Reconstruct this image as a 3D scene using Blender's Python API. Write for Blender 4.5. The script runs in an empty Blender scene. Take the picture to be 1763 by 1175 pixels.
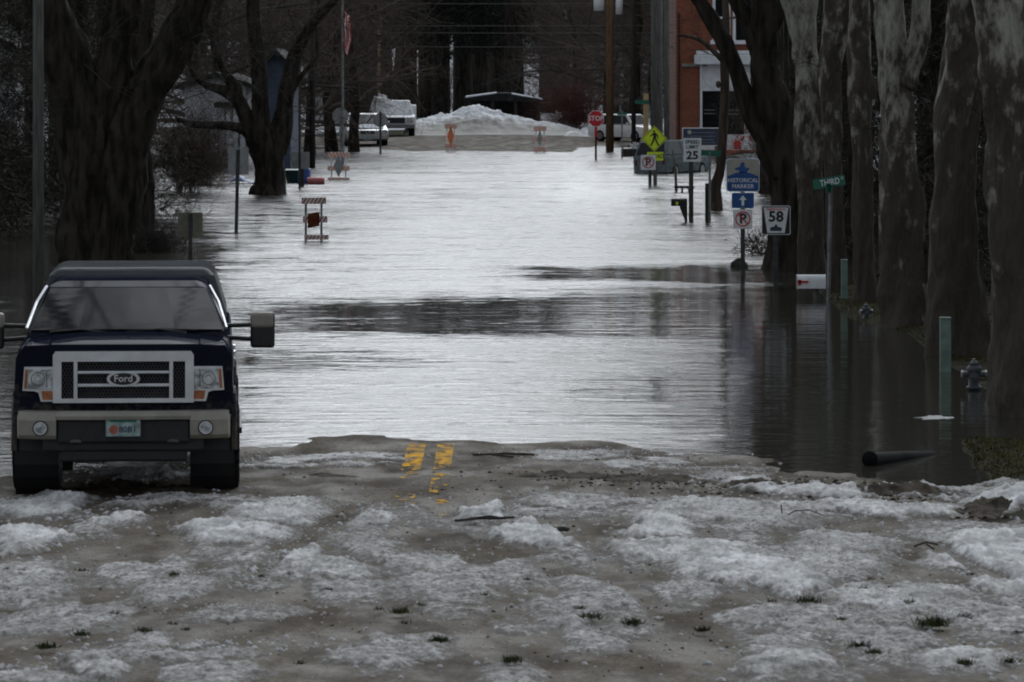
import bpy, math, random
import numpy as np
from mathutils import Vector, Matrix
R = math.radians
sc = bpy.context.scene
col = sc.collection

# ------------------------------------------------------------------ camera, world, sun, exposure
F, HX, HY, H = 7836.0, 881.5, 91.0, 4.1     # focal length in photo pixels, principal point, eye height over the water
cd = bpy.data.cameras.new('camera'); cam = bpy.data.objects.new('camera', cd); col.objects.link(cam)
cam.location = (0, 0, H); cam.rotation_euler = (R(90), 0, 0)
cd.sensor_width = 36; cd.lens = F / 1763 * 36; cd.shift_y = -(587.5 - HY) / 1763
cd.clip_start = 0.5; cd.clip_end = 4000
cd.dof.use_dof = True; cd.dof.focus_distance = 70; cd.dof.aperture_fstop = 11
sc.camera = cam
W = bpy.data.worlds.new('World'); sc.world = W; W.use_nodes = True
nt = W.node_tree; bg = nt.nodes['Background']
sky = nt.nodes.new('ShaderNodeTexSky'); sky.sky_type = 'NISHITA'; sky.sun_disc = False
SUN_EL, SUN_ROT = 38, 10
sky.sun_elevation = R(SUN_EL); sky.sun_rotation = R(SUN_ROT); sky.air_density = 1.0; sky.dust_density = 4.0; sky.ozone_density = 1.0
hs = nt.nodes.new('ShaderNodeHueSaturation'); hs.inputs['Saturation'].default_value = 0.12
tint = nt.nodes.new('ShaderNodeMix'); tint.data_type = 'RGBA'; tint.blend_type = 'MULTIPLY'; tint.inputs[0].default_value = 1; tint.inputs[7].default_value = (.915, .985, 1.06, 1)
nt.links.new(sky.outputs[0], hs.inputs['Color']); nt.links.new(hs.outputs[0], tint.inputs[6]); nt.links.new(tint.outputs[2], bg.inputs[0])
bg.inputs[1].default_value = 0.12
sd = bpy.data.lights.new('sun', 'SUN'); sun = bpy.data.objects.new('sun', sd); col.objects.link(sun)
sd.energy = 0.35; sd.angle = R(60); sd.color = (1, .995, .985)
_a, _e = R(SUN_ROT), R(SUN_EL)
sun.rotation_euler = Vector((math.sin(_a) * math.cos(_e), math.cos(_a) * math.cos(_e), math.sin(_e))).to_track_quat('Z', 'Y').to_euler()
sc.view_settings.view_transform = 'Standard'; sc.view_settings.look = 'None'
sc.view_settings.exposure = 0.25; sc.view_settings.gamma = 1
try: sc.cycles.filter_width = 1.9
except Exception: pass

# ------------------------------------------------------------------ materials
MATS = {}
def mat(name, c, rough=.6, metal=0, var=0, scale=5, stretch=(1, 1, 1), bump=0, bscale=30, c2=None, spec=None, coat=0, emit=None, det=4):
    if name in MATS: return MATS[name]
    m = bpy.data.materials.new(name); m.use_nodes = True; n = m.node_tree.nodes; l = m.node_tree.links
    b = n['Principled BSDF']; b.inputs['Base Color'].default_value = (*c, 1); b.inputs['Roughness'].default_value = rough
    b.inputs['Metallic'].default_value = metal
    if coat: b.inputs['Coat Weight'].default_value = coat; b.inputs['Coat Roughness'].default_value = .06
    if spec is None and rough >= .8: spec = .08
    if spec is not None: b.inputs['Specular IOR Level'].default_value = spec
    tc = n.new('ShaderNodeTexCoord'); mp = n.new('ShaderNodeMapping'); mp.inputs['Scale'].default_value = stretch
    l.new(tc.outputs['Object'], mp.inputs[0])
    if var or c2:
        no = n.new('ShaderNodeTexNoise'); no.inputs['Scale'].default_value = scale; no.inputs['Detail'].default_value = det
        l.new(mp.outputs[0], no.inputs['Vector'])
        r = n.new('ShaderNodeValToRGB'); l.new(no.outputs[0], r.inputs[0])
        a = c if c2 else tuple(x * (1 - var) for x in c); z = c2 if c2 else tuple(min(1, x * (1 + var)) for x in c)
        r.color_ramp.elements[0].position = .38; r.color_ramp.elements[1].position = .62
        r.color_ramp.elements[0].color = (*a, 1); r.color_ramp.elements[1].color = (*z, 1)
        l.new(r.outputs[0], b.inputs['Base Color'])
    if bump:
        nb = n.new('ShaderNodeTexNoise'); nb.inputs['Scale'].default_value = bscale; nb.inputs['Detail'].default_value = 5
        l.new(mp.outputs[0], nb.inputs['Vector']); bp = n.new('ShaderNodeBump'); bp.inputs['Strength'].default_value = bump
        bp.inputs['Distance'].default_value = .03
        l.new(nb.outputs[0], bp.inputs['Height']); l.new(bp.outputs[0], b.inputs['Normal'])
    MATS[name] = m; return m
M = lambda n: MATS[n]
mat('bark_dark', (.034, .029, .024), .9, var=.5, scale=2.5, stretch=(3, 3, .6), bump=.8, bscale=6)
mat('bark_grey', (.05, .046, .04), .9, var=.45, scale=3, stretch=(3, 3, .5), bump=.8, bscale=8)
mat('bark_brown', (.075, .058, .045), .9, var=.4, scale=2, stretch=(3, 3, .5), bump=.6, bscale=6)
mat('twig', (.115, .092, .078), .9)
mat('twig_dark', (.06, .052, .046), .9)
mat('twig_red', (.12, .062, .052), .9)
mat('needle', (.012, .018, .013), .85, var=.4, scale=1)
mat('needle_brown', (.05, .046, .038), .9, var=.5, scale=.8)
mat('pole_wood', (.17, .11, .065), .85, var=.25, scale=4, stretch=(6, 6, .5), bump=.3, bscale=10)
mat('pole_grey', (.14, .135, .125), .85, var=.25, scale=4, stretch=(6, 6, .5), bump=.3, bscale=10)
mat('pole_dark', (.05, .047, .043), .85, var=.25, scale=4, stretch=(6, 6, .5))
mat('pole_yellow', (.5, .36, .17), .7, var=.15)
mat('steel', (.22, .23, .23), .45, .6, var=.25, scale=8)
mat('steel_dark', (.06, .065, .06), .6, .3, var=.3, scale=8)
mat('sign_back', (.34, .35, .34), .5, .1, var=.15, scale=5)
mat('sign_back_olive', (.20, .19, .14), .6, .1, var=.15, scale=5)
mat('sign_white', (.82, .84, .85), .5, var=.08, scale=6)
mat('sign_black', (.015, .015, .017), .5)
mat('sign_red', (.6, .02, .03), .5, var=.1)
mat('sign_green', (.01, .14, .09), .5, var=.1)
mat('sign_blue', (.02, .09, .30), .5, var=.15)
mat('sign_navy', (.03, .045, .09), .5, var=.2)
mat('sign_beige', (.42, .40, .33), .5, var=.1)
mat('sign_lime', (.75, .92, .03), .5, var=.06)
mat('orange', (.95, .27, .11), .6, var=.15, scale=9)
mat('rust', (.12, .035, .015), .8, var=.4, scale=9)
mat('bar_white', (.88, .88, .86), .6, var=.12, scale=9)
mat('bar_dull_red', (.38, .11, .07), .7, var=.2, scale=9)
mat('paint_blue', (.009, .0115, .021), .5, spec=0, coat=.13)
def dirty():
    m = MATS['paint_blue']; n = m.node_tree.nodes; l = m.node_tree.links; b = n['Principled BSDF']; tc = n.new('ShaderNodeTexCoord'); sp = n.new('ShaderNodeSeparateXYZ'); l.new(tc.outputs['Object'], sp.inputs[0])
    no = n.new('ShaderNodeTexNoise'); no.inputs['Scale'].default_value = 9; no.inputs['Detail'].default_value = 8; no.inputs['Roughness'].default_value = .7; l.new(tc.outputs['Object'], no.inputs['Vector'])
    mr = n.new('ShaderNodeMapRange'); l.new(sp.outputs['Z'], mr.inputs[0]); mr.inputs[1].default_value = 1.35; mr.inputs[2].default_value = .5; mr.inputs[3].default_value = -.34; mr.inputs[4].default_value = .02
    a = n.new('ShaderNodeMath'); a.operation = 'ADD'; l.new(no.outputs[0], a.inputs[0]); l.new(mr.outputs[0], a.inputs[1])
    r = n.new('ShaderNodeValToRGB'); l.new(a.outputs[0], r.inputs[0]); r.color_ramp.elements[0].position = .30; r.color_ramp.elements[1].position = .62; r.color_ramp.elements[0].color = (.009, .0115, .021, 1); r.color_ramp.elements[1].color = (.10, .088, .07, 1); l.new(r.outputs[0], b.inputs['Base Color'])
dirty()
mat('chrome', (.72, .74, .77), .3, .75, var=.08, scale=6)
mat('bumper_tan', (.30, .28, .24), .55, .2, var=.14, scale=4, bump=.05)
mat('black_plastic', (.012, .012, .013), .55, var=.3, scale=20)
mat('tyre', (.012, .012, .011), .9, var=.4, scale=12, bump=.5, bscale=25)
mat('rim', (.25, .25, .26), .35, .8)
mat('glass_dark', (.012, .015, .016), .1, spec=0, coat=.62)
mat('lamp_glass', (.50, .53, .54), .15, .2, var=.5, scale=14, spec=.8)
mat('amber', (.38, .13, .05), .25, var=.2, scale=20)
mat('plate', (.28, .38, .36), .5, var=.35, scale=14)
mat('paint_silver', (.42, .42, .42), .35, .5, coat=.4, var=.06)
mat('paint_white', (.82, .83, .84), .35, coat=.3, var=.06)
mat('paint_teal', (.17, .20, .205), .5, 0, spec=0, var=.2)
mat('tail_red', (.10, .015, .015), .4)
mat('paint_cap', (.07, .075, .08), .5, 0, spec=0, coat=.12, var=.12)
mat('brick_trim', (.75, .76, .78), .7, var=.08, scale=3)
mat('mortar_grey', (.25, .24, .22), .8, var=.2)
mat('siding', (.5, .5, .52), .75, var=.1, scale=1.2, stretch=(.3, .3, 8))
mat('siding_tan', (.30, .24, .17), .75, var=.15, scale=1.2, stretch=(.3, .3, 8))
mat('siding_blue', (.045, .065, .11), .75, var=.25, scale=1.2)
mat('roof_dark', (.03, .03, .03), .8, var=.3, scale=3)
mat('roof_snow', (.62, .64, .68), .8, var=.1, scale=2)
mat('bin_blue', (.02, .07, .28), .5, var=.15)
mat('bin_green', (.012, .04, .035), .5, var=.2)
mat('barrel_pink', (.48, .14, .14), .55, var=.15)
mat('marker_green', (.17, .25, .21), .6, var=.2, scale=6)
mat('hydrant_grey', (.08, .09, .10), .55, .2, var=.3, scale=9)
mat('pipe_black', (.008, .008, .009), .8, spec=.1)
mat('rock', (.06, .055, .045), .9, var=.4, bump=.5)
mat('mud', (.055, .044, .032), .85, var=.5, scale=9, bump=.6, bscale=40)
mat('grass', (.085, .078, .032), .9, var=.5, scale=6)
mat('grass_dark', (.035, .045, .015), .9, var=.5, scale=9)
mat('ice', (.13, .14, .135), .4, var=.25, scale=5)
mat('flag_red', (.62, .08, .08), .8)
mat('flag_white', (.85, .85, .85), .8)
mat('flag_navy', (.03, .04, .15), .8)
mat('skin', (.45, .28, .2), .6)
mat('dead_leaf', (.10, .085, .05), .9, var=.4, scale=20)
mat('yellow_paint', (.15, .11, .06), .8, spec=.04, c2=(.66, .34, .004), scale=6, stretch=(1, .4, 1))
mat('ice_chunk', (.5, .5, .5), .6, var=.3, scale=9, spec=.2)
mat('mesh_dark', (.10, .10, .105), .5, .4)

def brick():
    m = bpy.data.materials.new('brick'); m.use_nodes = True; n = m.node_tree.nodes; l = m.node_tree.links; b = n['Principled BSDF']
    tc = n.new('ShaderNodeTexCoord'); mp = n.new('ShaderNodeMapping'); mp.inputs['Rotation'].default_value = (R(90), 0, 0)
    br = n.new('ShaderNodeTexBrick'); br.inputs['Scale'].default_value = 1; br.inputs['Brick Width'].default_value = .22; br.inputs['Row Height'].default_value = .075
    br.inputs['Mortar Size'].default_value = .008
    br.inputs['Color1'].default_value = (.44, .125, .06, 1); br.inputs['Color2'].default_value = (.34, .09, .045, 1); br.inputs['Mortar'].default_value = (.17, .13, .1, 1)
    no = n.new('ShaderNodeTexNoise'); no.inputs['Scale'].default_value = .8; mx = n.new('ShaderNodeMix'); mx.data_type = 'RGBA'; mx.blend_type = 'MULTIPLY'; mx.inputs[0].default_value = .6
    l.new(tc.outputs['Object'], mp.inputs[0]); l.new(mp.outputs[0], br.inputs['Vector']); l.new(tc.outputs['Object'], no.inputs['Vector'])
    l.new(br.outputs[0], mx.inputs[6]); l.new(no.outputs[0], mx.inputs[7]); l.new(mx.outputs[2], b.inputs['Base Color']); b.inputs['Roughness'].default_value = .9
    MATS['brick'] = m
brick()
def sycamore(nm='bark_sycamore', lo=-.2, hi=.02):
    m = bpy.data.materials.new(nm); m.use_nodes = True; n = m.node_tree.nodes; l = m.node_tree.links; b = n['Principled BSDF']
    tc = n.new('ShaderNodeTexCoord'); mp = n.new('ShaderNodeMapping'); mp.inputs['Scale'].default_value = (1, 1, .5); l.new(tc.outputs['Object'], mp.inputs[0])
    n1 = n.new('ShaderNodeTexNoise'); n1.inputs['Scale'].default_value = 4.2; n1.inputs['Detail'].default_value = 7; n1.inputs['Roughness'].default_value = .62; n1.inputs['Distortion'].default_value = .15
    n2 = n.new('ShaderNodeTexNoise'); n2.inputs['Scale'].default_value = 9; n2.inputs['Detail'].default_value = 6
    mp2 = n.new('ShaderNodeMapping'); mp2.inputs['Scale'].default_value = (2.6, 2.6, .6); l.new(tc.outputs['Object'], mp2.inputs[0]); l.new(mp.outputs[0], n1.inputs['Vector']); l.new(mp2.outputs[0], n2.inputs['Vector'])
    sp = n.new('ShaderNodeSeparateXYZ'); l.new(tc.outputs['Object'], sp.inputs[0])
    mr = n.new('ShaderNodeMapRange'); l.new(sp.outputs['Z'], mr.inputs[0]); mr.inputs[1].default_value = 1.0; mr.inputs[2].default_value = 5; mr.inputs[3].default_value = lo; mr.inputs[4].default_value = hi
    ad = n.new('ShaderNodeMath'); ad.operation = 'ADD'; l.new(n1.outputs[0], ad.inputs[0]); l.new(mr.outputs[0], ad.inputs[1])
    r = n.new('ShaderNodeValToRGB'); l.new(ad.outputs[0], r.inputs[0]); cr = r.color_ramp
    cr.elements[0].position = .44; cr.elements[0].color = (.060, .049, .037, 1); cr.elements[1].position = .62; cr.elements[1].color = (.34, .33, .285, 1)
    e = cr.elements.new(.49); e.color = (.10, .085, .065, 1); e = cr.elements.new(.52); e.color = (.19, .175, .14, 1)
    mx = n.new('ShaderNodeMix'); mx.data_type = 'RGBA'; mx.blend_type = 'OVERLAY'; mx.inputs[0].default_value = .62
    l.new(r.outputs[0], mx.inputs[6]); l.new(n2.outputs[0], mx.inputs[7]); l.new(mx.outputs[2], b.inputs['Base Color']); b.inputs['Roughness'].default_value = .85
    bp = n.new('ShaderNodeBump'); bp.inputs['Strength'].default_value = .7; bp.inputs['Distance'].default_value = .04; bh = n.new('ShaderNodeMath'); bh.operation = 'MULTIPLY_ADD'; l.new(n2.outputs[0], bh.inputs[0]); bh.inputs[1].default_value = 1.2; l.new(ad.outputs[0], bh.inputs[2]); l.new(bh.outputs[0], bp.inputs['Height']); l.new(bp.outputs[0], b.inputs['Normal'])
    MATS[nm] = m
sycamore(); sycamore('bark_sycamore_pale', -.16, .14)

# ------------------------------------------------------------------ helpers
def at(x, y, D): return Vector(((x - HX) / F * D, D, H - (y - HY) / F * D))
def Dg(y, z=0): return F * (H - z) / (y - HY)          # depth of a point of height z seen at photo row y
def on(x, y, z=0): d = Dg(y, z); return Vector(((x - HX) / F * d, d, z))

def tag(o, label=None, cat=None, group=None, kind=None):
    if label: o['label'] = label
    if cat: o['category'] = cat
    if group: o['group'] = group
    if kind: o['kind'] = kind
    return o
def thing(name, loc, label, cat, group=None, rz=0, rx=0, ry=0, s=1):
    o = bpy.data.objects.new(name, None); col.objects.link(o); o.empty_display_size = .2
    o.location = loc; o.rotation_euler = (rx, ry, rz); o.scale = (s, s, s)
    return tag(o, label, cat, group)
def copy_tree(o, parent=None):
    c = o.copy(); col.objects.link(c)
    if parent: c.parent = parent
    for ch in list(o.children): copy_tree(ch, c)
    return c

class MB:
    def __init__(s): s.v = []; s.f = []; s.m = []; s.mats = []
    def mi(s, m):
        if m not in s.mats: s.mats.append(m)
        return s.mats.index(m)
    def add(s, vs, fs, m):
        k = len(s.v); s.v.extend([tuple(v) for v in vs]); i = s.mi(m)
        for f in fs: s.f.append(tuple(k + j for j in f)); s.m.append(i)
        return s
    def box(s, c, d, m, rz=0, rx=0, ry=0):
        x, y, z = d[0] / 2, d[1] / 2, d[2] / 2
        vs = [Vector((a, b, e)) for a in (-x, x) for b in (-y, y) for e in (-z, z)]
        if rz or rx or ry:
            mt = Matrix.Rotation(rz, 3, 'Z') @ Matrix.Rotation(ry, 3, 'Y') @ Matrix.Rotation(rx, 3, 'X'); vs = [mt @ v for v in vs]
        c = Vector(c); vs = [v + c for v in vs]
        return s.add(vs, [(0, 1, 3, 2), (4, 6, 7, 5), (0, 4, 5, 1), (2, 3, 7, 6), (0, 2, 6, 4), (1, 5, 7, 3)], m)
    def prism(s, pts, y0, y1, m):       # polygon in x,z (seen from -y), extruded in y
        n = len(pts)
        vs = [(p[0], y0, p[1]) for p in pts] + [(p[0], y1, p[1]) for p in pts]
        fs = [tuple(range(n)), tuple(range(2 * n - 1, n - 1, -1))] + [(i, (i + 1) % n + 0, (i + 1) % n + n, i + n) for i in range(n)]
        return s.add(vs, fs, m)
    def prismx(s, pts, x0, x1, m, inset=None):      # polygon in y,z extruded in x
        n = len(pts)
        vs = [(x0, p[0], p[1]) for p in pts] + [(x1, p[0], p[1]) for p in pts]
        fs = [tuple(range(n)), tuple(range(2 * n - 1, n - 1, -1))] + [(i, (i + 1) % n, (i + 1) % n + n, i + n) for i in range(n)]
        return s.add(vs, fs, m)
    def tube(s, pts, rad, m, n=8, cap=True, wob=0, rnd=None, rough=0, sd=0):
        pts = [Vector(p) for p in pts]; k = len(pts)
        if not hasattr(rad, '__len__'): rad = [rad] * k
        vs = []; up = Vector((0, 0, 1)); prev = None
        for i, p in enumerate(pts):
            t = (pts[min(i + 1, k - 1)] - pts[max(i - 1, 0)])
            if t.length < 1e-9: t = Vector((0, 0, 1))
            t.normalize()
            if prev is None: a = t.cross(Vector((0, 1, 0)) if abs(t.y) < .9 else Vector((1, 0, 0)))
            else: a = prev - t * prev.dot(t)
            if a.length < 1e-6: a = t.orthogonal()
            a.normalize(); b = t.cross(a); prev = a
            for j in range(n):
                an = 2 * math.pi * j / n; r = rad[i]
                if wob: r *= 1 + wob * (math.sin(3 * an + i * .7) * .5 + math.sin(5 * an - i * .4 + 1) * .35 + (rnd or random).uniform(-.3, .3))
                if rough: ca, sa = math.cos(an), math.sin(an); r *= 1 + rough * (2.2 * (float(fbm(ca * 1.5 + p.z * .9 + sd, sa * 1.5 + p.z * .6 + 40, 3, sd)) - .5) + .9 * (abs(float(vn(an * 4.5 + sd, p.z * 2.2, sd + 5)) - .5) - .25))
                vs.append(p + (a * math.cos(an) + b * math.sin(an)) * r)
        fs = [(i * n + j, i * n + (j + 1) % n, (i + 1) * n + (j + 1) % n, (i + 1) * n + j) for i in range(k - 1) for j in range(n)]
        if cap: fs += [tuple(range(n - 1, -1, -1)), tuple((k - 1) * n + j for j in range(n))]
        return s.add(vs, fs, m)
    def loft(s, rings, m, cap=True):
        n = len(rings[0]); vs = [v for r in rings for v in r]; k = len(rings)
        fs = [(i * n + j, i * n + (j + 1) % n, (i + 1) * n + (j + 1) % n, (i + 1) * n + j) for i in range(k - 1) for j in range(n)]
        if cap: fs += [tuple(range(n - 1, -1, -1)), tuple((k - 1) * n + j for j in range(n))]
        return s.add(vs, fs, m)
    def disc(s, c, r, m, th=.004, n=24, rz=1.0, r_in=0):   # facing -y, thickness th
        cx, cy, cz = c
        if r_in:
            vs = []; 
            for yy in (cy, cy + th):
                for rr in (r, r_in):
                    for j in range(n): a = 2 * math.pi * j / n; vs.append((cx + rr * math.cos(a), yy, cz + rr * rz * math.sin(a)))
            fs = []
            for j in range(n):
                k = (j + 1) % n
                fs += [(j, k, n + k, n + j), (2 * n + j, 3 * n + j, 3 * n + k, 2 * n + k), (j, 2 * n + j, 2 * n + k, k), (n + j, n + k, 3 * n + k, 3 * n + j)]
            return s.add(vs, fs, m)
        return s.prism([(cx + r * math.cos(2 * math.pi * j / n), cz + r * rz * math.sin(2 * math.pi * j / n)) for j in range(n)], cy, cy + th, m)
    def text(s, t, size, cx, cz, y, m, wide=1.0, bold=0.02):
        cu = bpy.data.curves.new('t', 'FONT'); cu.body = t; cu.size = size; cu.align_x = 'CENTER'; cu.align_y = 'CENTER'; cu.extrude = .0015; cu.offset = bold * size; cu.resolution_u = 2
        o = bpy.data.objects.new('t', cu); col.objects.link(o)
        me = o.to_mesh(); vs = [(cx + v.co.x * wide, y - v.co.z, cz + v.co.y) for v in me.vertices]; fs = [tuple(p.vertices) for p in me.polygons]
        o.to_mesh_clear(); bpy.data.objects.remove(o); bpy.data.curves.remove(cu)
        return s.add(vs, fs, m)
    def build(s, name, parent=None, smooth=False, bevel=0, loc=None, seg=2, sub=0):
        me = bpy.data.meshes.new(name); me.from_pydata(s.v, [], s.f)
        for m in s.mats: me.materials.append(M(m))
        me.polygons.foreach_set('material_index', s.m)
        if smooth: me.polygons.foreach_set('use_smooth', [True] * len(s.f))
        me.validate(); me.update()
        o = bpy.data.objects.new(name, me); col.objects.link(o)
        if parent: o.parent = parent
        if loc is not None: o.location = loc
        if bevel:
            b = o.modifiers.new('b', 'BEVEL'); b.width = bevel; b.segments = seg; b.limit_method = 'ANGLE'; b.angle_limit = R(35)
        if sub: q = o.modifiers.new('s', 'SUBSURF'); q.levels = sub; q.render_levels = sub
        return o

# numpy value noise
def _h(ix, iy, seed):
    n = (ix.astype(np.int64) * 374761393 + iy.astype(np.int64) * 668265263 + seed * 1442695041) & 0xffffffff
    n = ((n ^ (n >> 13)) * 1274126177) & 0xffffffff
    return ((n ^ (n >> 16)) & 0xffffff) / float(0xffffff)
def vn(x, y, seed=0):
    x = np.asarray(x, float); y = np.asarray(y, float)
    ix = np.floor(x); iy = np.floor(y); fx = x - ix; fy = y - iy; fx = fx * fx * (3 - 2 * fx); fy = fy * fy * (3 - 2 * fy)
    a = _h(ix, iy, seed); b = _h(ix + 1, iy, seed); c = _h(ix, iy + 1, seed); d = _h(ix + 1, iy + 1, seed)
    return (a * (1 - fx) + b * fx) * (1 - fy) + (c * (1 - fx) + d * fx) * fy
def fbm(x, y, o=4, seed=0, g=.5):
    t = 0; a = 1; n = 0
    for i in range(o): t = t + a * vn(np.asarray(x) * 2 ** i + 13 * i, np.asarray(y) * 2 ** i - 7 * i, seed + i); n += a; a *= g
    return t / n
def billow(x, y, o=3, seed=0):
    t = 0; a = 1; n = 0
    for i in range(o): t = t + a * (1 - np.abs(2 * vn(np.asarray(x) * 2.1 ** i + 5 * i, np.asarray(y) * 2.1 ** i, seed + i) - 1)); n += a; a *= .5
    return t / n
def ss(a, b, x): t = np.clip((np.asarray(x, float) - a) / (b - a), 0, 1); return t * t * (3 - 2 * t)

def grid(xs, ys, zf, mask=None):
    X, Y = np.meshgrid(xs, ys); Z = zf(X, Y); nx, ny = len(xs), len(ys)
    V = np.stack([X, Y, Z], -1).reshape(-1, 3)
    i = np.arange(nx * ny).reshape(ny, nx)
    Fq = np.stack([i[:-1, :-1], i[:-1, 1:], i[1:, 1:], i[1:, :-1]], -1).reshape(-1, 4)
    if mask is not None:
        mk = mask(X, Y, Z); k = (mk[:-1, :-1] | mk[:-1, 1:] | mk[1:, 1:] | mk[1:, :-1]).reshape(-1); Fq = Fq[k]
        us = np.unique(Fq); rm = -np.ones(len(V), int); rm[us] = np.arange(len(us)); V = V[us]; Fq = rm[Fq]
    return V, Fq
def gobj(name, V, Fq, material, smooth=True, attr=None):
    me = bpy.data.meshes.new(name); me.vertices.add(len(V)); me.vertices.foreach_set('co', V.astype(np.float32).ravel())
    me.loops.add(Fq.size); me.loops.foreach_set('vertex_index', Fq.astype(np.int32).ravel())
    me.polygons.add(len(Fq)); me.polygons.foreach_set('loop_start', np.arange(0, Fq.size, 4, dtype=np.int32)); me.polygons.foreach_set('loop_total', np.full(len(Fq), 4, np.int32))
    me.polygons.foreach_set('use_smooth', np.ones(len(Fq), bool)) if smooth else None
    me.update(calc_edges=True); me.materials.append(material)
    if attr:
        for k, a in attr.items():
            q = me.attributes.new(k, 'FLOAT', 'POINT'); q.data.foreach_set('value', a.astype(np.float32).ravel())
    o = bpy.data.objects.new(name, me); col.objects.link(o); return o

# ------------------------------------------------------------------ terrain
RCP = [(-400, 8), (-60, 5), (-10, 2.9), (0, 2.3), (15, 1.0), (24, .48), (30, .28), (36, .15), (42, .075), (48, .0), (56, -.1), (70, -.16), (120, -.25), (165, -.16), (186, -.03), (191, .05), (198, .10), (215, .16), (230, .2), (400, .3), (1500, .3)]
def zc(y): return np.interp(y, [p[0] for p in RCP], [p[1] for p in RCP])
def cx(y): return -.72 - .0025 * np.asarray(y, float)
def G(x, y):
    x = np.asarray(x, float); y = np.asarray(y, float)
    u = x - cx(y); z = zc(y) - np.minimum(.0035 * u * u, .09) + .012 * (fbm(x * .8, y * .5, 3, 5) - .5) + (.040 * (fbm(x * 1.3, y * .8, 4, 7) - .5) + .010 * (fbm(x * 7, y * 3, 3, 8) - .5)) * ss(41.5, 44, y) * (1 - ss(51, 55, y))
    z = z + .13 * (fbm(x * .35, y * .16, 4, 15) - .5) * ss(180, 186, y) * (1 - ss(214, 222, y))
    # lawn on the right of the near shore, grassy bank under the tree row, far yards
    lawn = ss(4.25, 4.9, x + .25 * (fbm(x * 1.3, y * .6, 3, 9) - .5)) * (1 - ss(47.5, 50.5, y)); z = z + lawn * (.08 + .05 * fbm(x * 4, y * 3, 3, 77))
    bank = ss(5.15 - .35 * ss(67, 71, y), 5.9 - .5 * ss(67, 71, y), x) * ss(50, 56, y) * (1 - ss(78, 92, y)); zb = .02 + .05 * ss(65, 70, y) * (1 - ss(79, 82, y)) + .07 * (fbm(x * .9, y * .35, 3, 21) - .5)
    z = z * (1 - bank) + zb * bank
    yr = ss(7.5, 10, x) * ss(140, 160, y); z = z * (1 - yr) + .12 * yr
    yl = ss(9, 13, -x) * ss(60, 110, y) * (1 - ss(180, 200, y)); z = z * (1 - yl) + (.06 * fbm(x * .3, y * .2, 3, 31) - .02) * yl
    near = ss(5, 9, np.abs(u)) * (1 - ss(30, 50, y)); z = z + near * .12
    # wooded bluff behind the town
    bl = ss(330, 470, y + .15 * np.abs(x)); z = z + bl * (30 + 5 * fbm(x * .01, y * .01, 3, 44))
    z = z + ss(60, 260, np.abs(x)) * ss(-50, 60, y) * 6
    return z
def seq(*seg):
    r = []
    for a, b, d in seg: r += list(np.arange(a, b, d))
    return np.array(r + [seg[-1][1]])
def ground_mat():
    m = bpy.data.materials.new('ground'); m.use_nodes = True; n = m.node_tree.nodes; l = m.node_tree.links; b = n['Principled BSDF']
    tc = n.new('ShaderNodeTexCoord')
    def noise(s, d=5, st=(1, 1, 1)):
        mp = n.new('ShaderNodeMapping'); mp.inputs['Scale'].default_value = st; q = n.new('ShaderNodeTexNoise'); q.inputs['Scale'].default_value = s; q.inputs['Detail'].default_value = d
        l.new(tc.outputs['Object'], mp.inputs[0]); l.new(mp.outputs[0], q.inputs['Vector']); return q
    def ramp(src, a, b_, c0, c1):
        r = n.new('ShaderNodeValToRGB'); l.new(src, r.inputs[0]); r.color_ramp.elements[0].position = a; r.color_ramp.elements[1].position = b_
        r.color_ramp.elements[0].color = (*c0, 1); r.color_ramp.elements[1].color = (*c1, 1); return r
    g = ramp(noise(3, 6).outputs[0], .35, .65, (.013, .012, .007), (.034, .031, .014))
    w = ramp(noise(.25, 6).outputs[0], .4, .6, (.025, .021, .02), (.045, .038, .034))
    def attr(nm):
        a = n.new('ShaderNodeAttribute'); a.attribute_name = nm; return a.outputs['Fac']
    def mix(f, a, c):
        q = n.new('ShaderNodeMix'); q.data_type = 'RGBA'; l.new(f, q.inputs[0]); l.new(a, q.inputs[6])
        if isinstance(c, tuple): q.inputs[7].default_value = (*c, 1)
        else: l.new(c, q.inputs[7])
        return q.outputs[2]
    c = mix(attr('wood'), g.outputs[0], w.outputs[0])
    sn = ramp(noise(1.2, 6).outputs[0], .3, .7, (.45, .46, .48), (.68, .69, .72))
    c = mix(attr('snow'), c, sn.outputs[0]); l.new(c, b.inputs['Base Color']); b.inputs['Roughness'].default_value = .9; b.inputs['Specular IOR Level'].default_value = .05
    bp = n.new('ShaderNodeBump'); bp.inputs['Strength'].default_value = .6; bp.inputs['Distance'].default_value = .05; l.new(noise(14, 6).outputs[0], bp.inputs['Height']); l.new(bp.outputs[0], b.inputs['Normal'])
    return m
xs = np.concatenate([-seq((9, 40, 1.2), (40, 200, 12), (200, 900, 70))[::-1], seq((-8.9, 9, .09)), seq((9.2, 40, 1.2), (40, 200, 12), (200, 900, 70))])
xs = np.unique(np.round(xs, 4))
ys = seq((-300, -20, 20), (-20, 24, 1), (24, 60, .12), (60, 130, .5), (130, 240, 1.2), (240, 520, 6), (520, 1500, 60))
V, Q = grid(xs, ys, G)
x_, y_, z_ = V[:, 0], V[:, 1], V[:, 2]
bluff = ss(330, 470, y_ + .15 * np.abs(x_)); snowf = ss(.42, .6, fbm(x_ * .15, y_ * .08, 4, 61) + .35 * ss(225, 260, y_)) * ss(205, 225, y_) * (1 - ss(3.2, 6, z_))
snowf = np.maximum(snowf, ss(.52, .6, fbm(x_ * .25, y_ * .1, 4, 65)) * ss(8, 10, np.abs(x_)) * ss(95, 150, y_) * (1 - ss(3, 6, z_)))
gobj('ground', V, Q, ground_mat(), attr={'snow': snowf, 'wood': ss(4, 8, z_)})['kind'] = 'structure'

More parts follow.
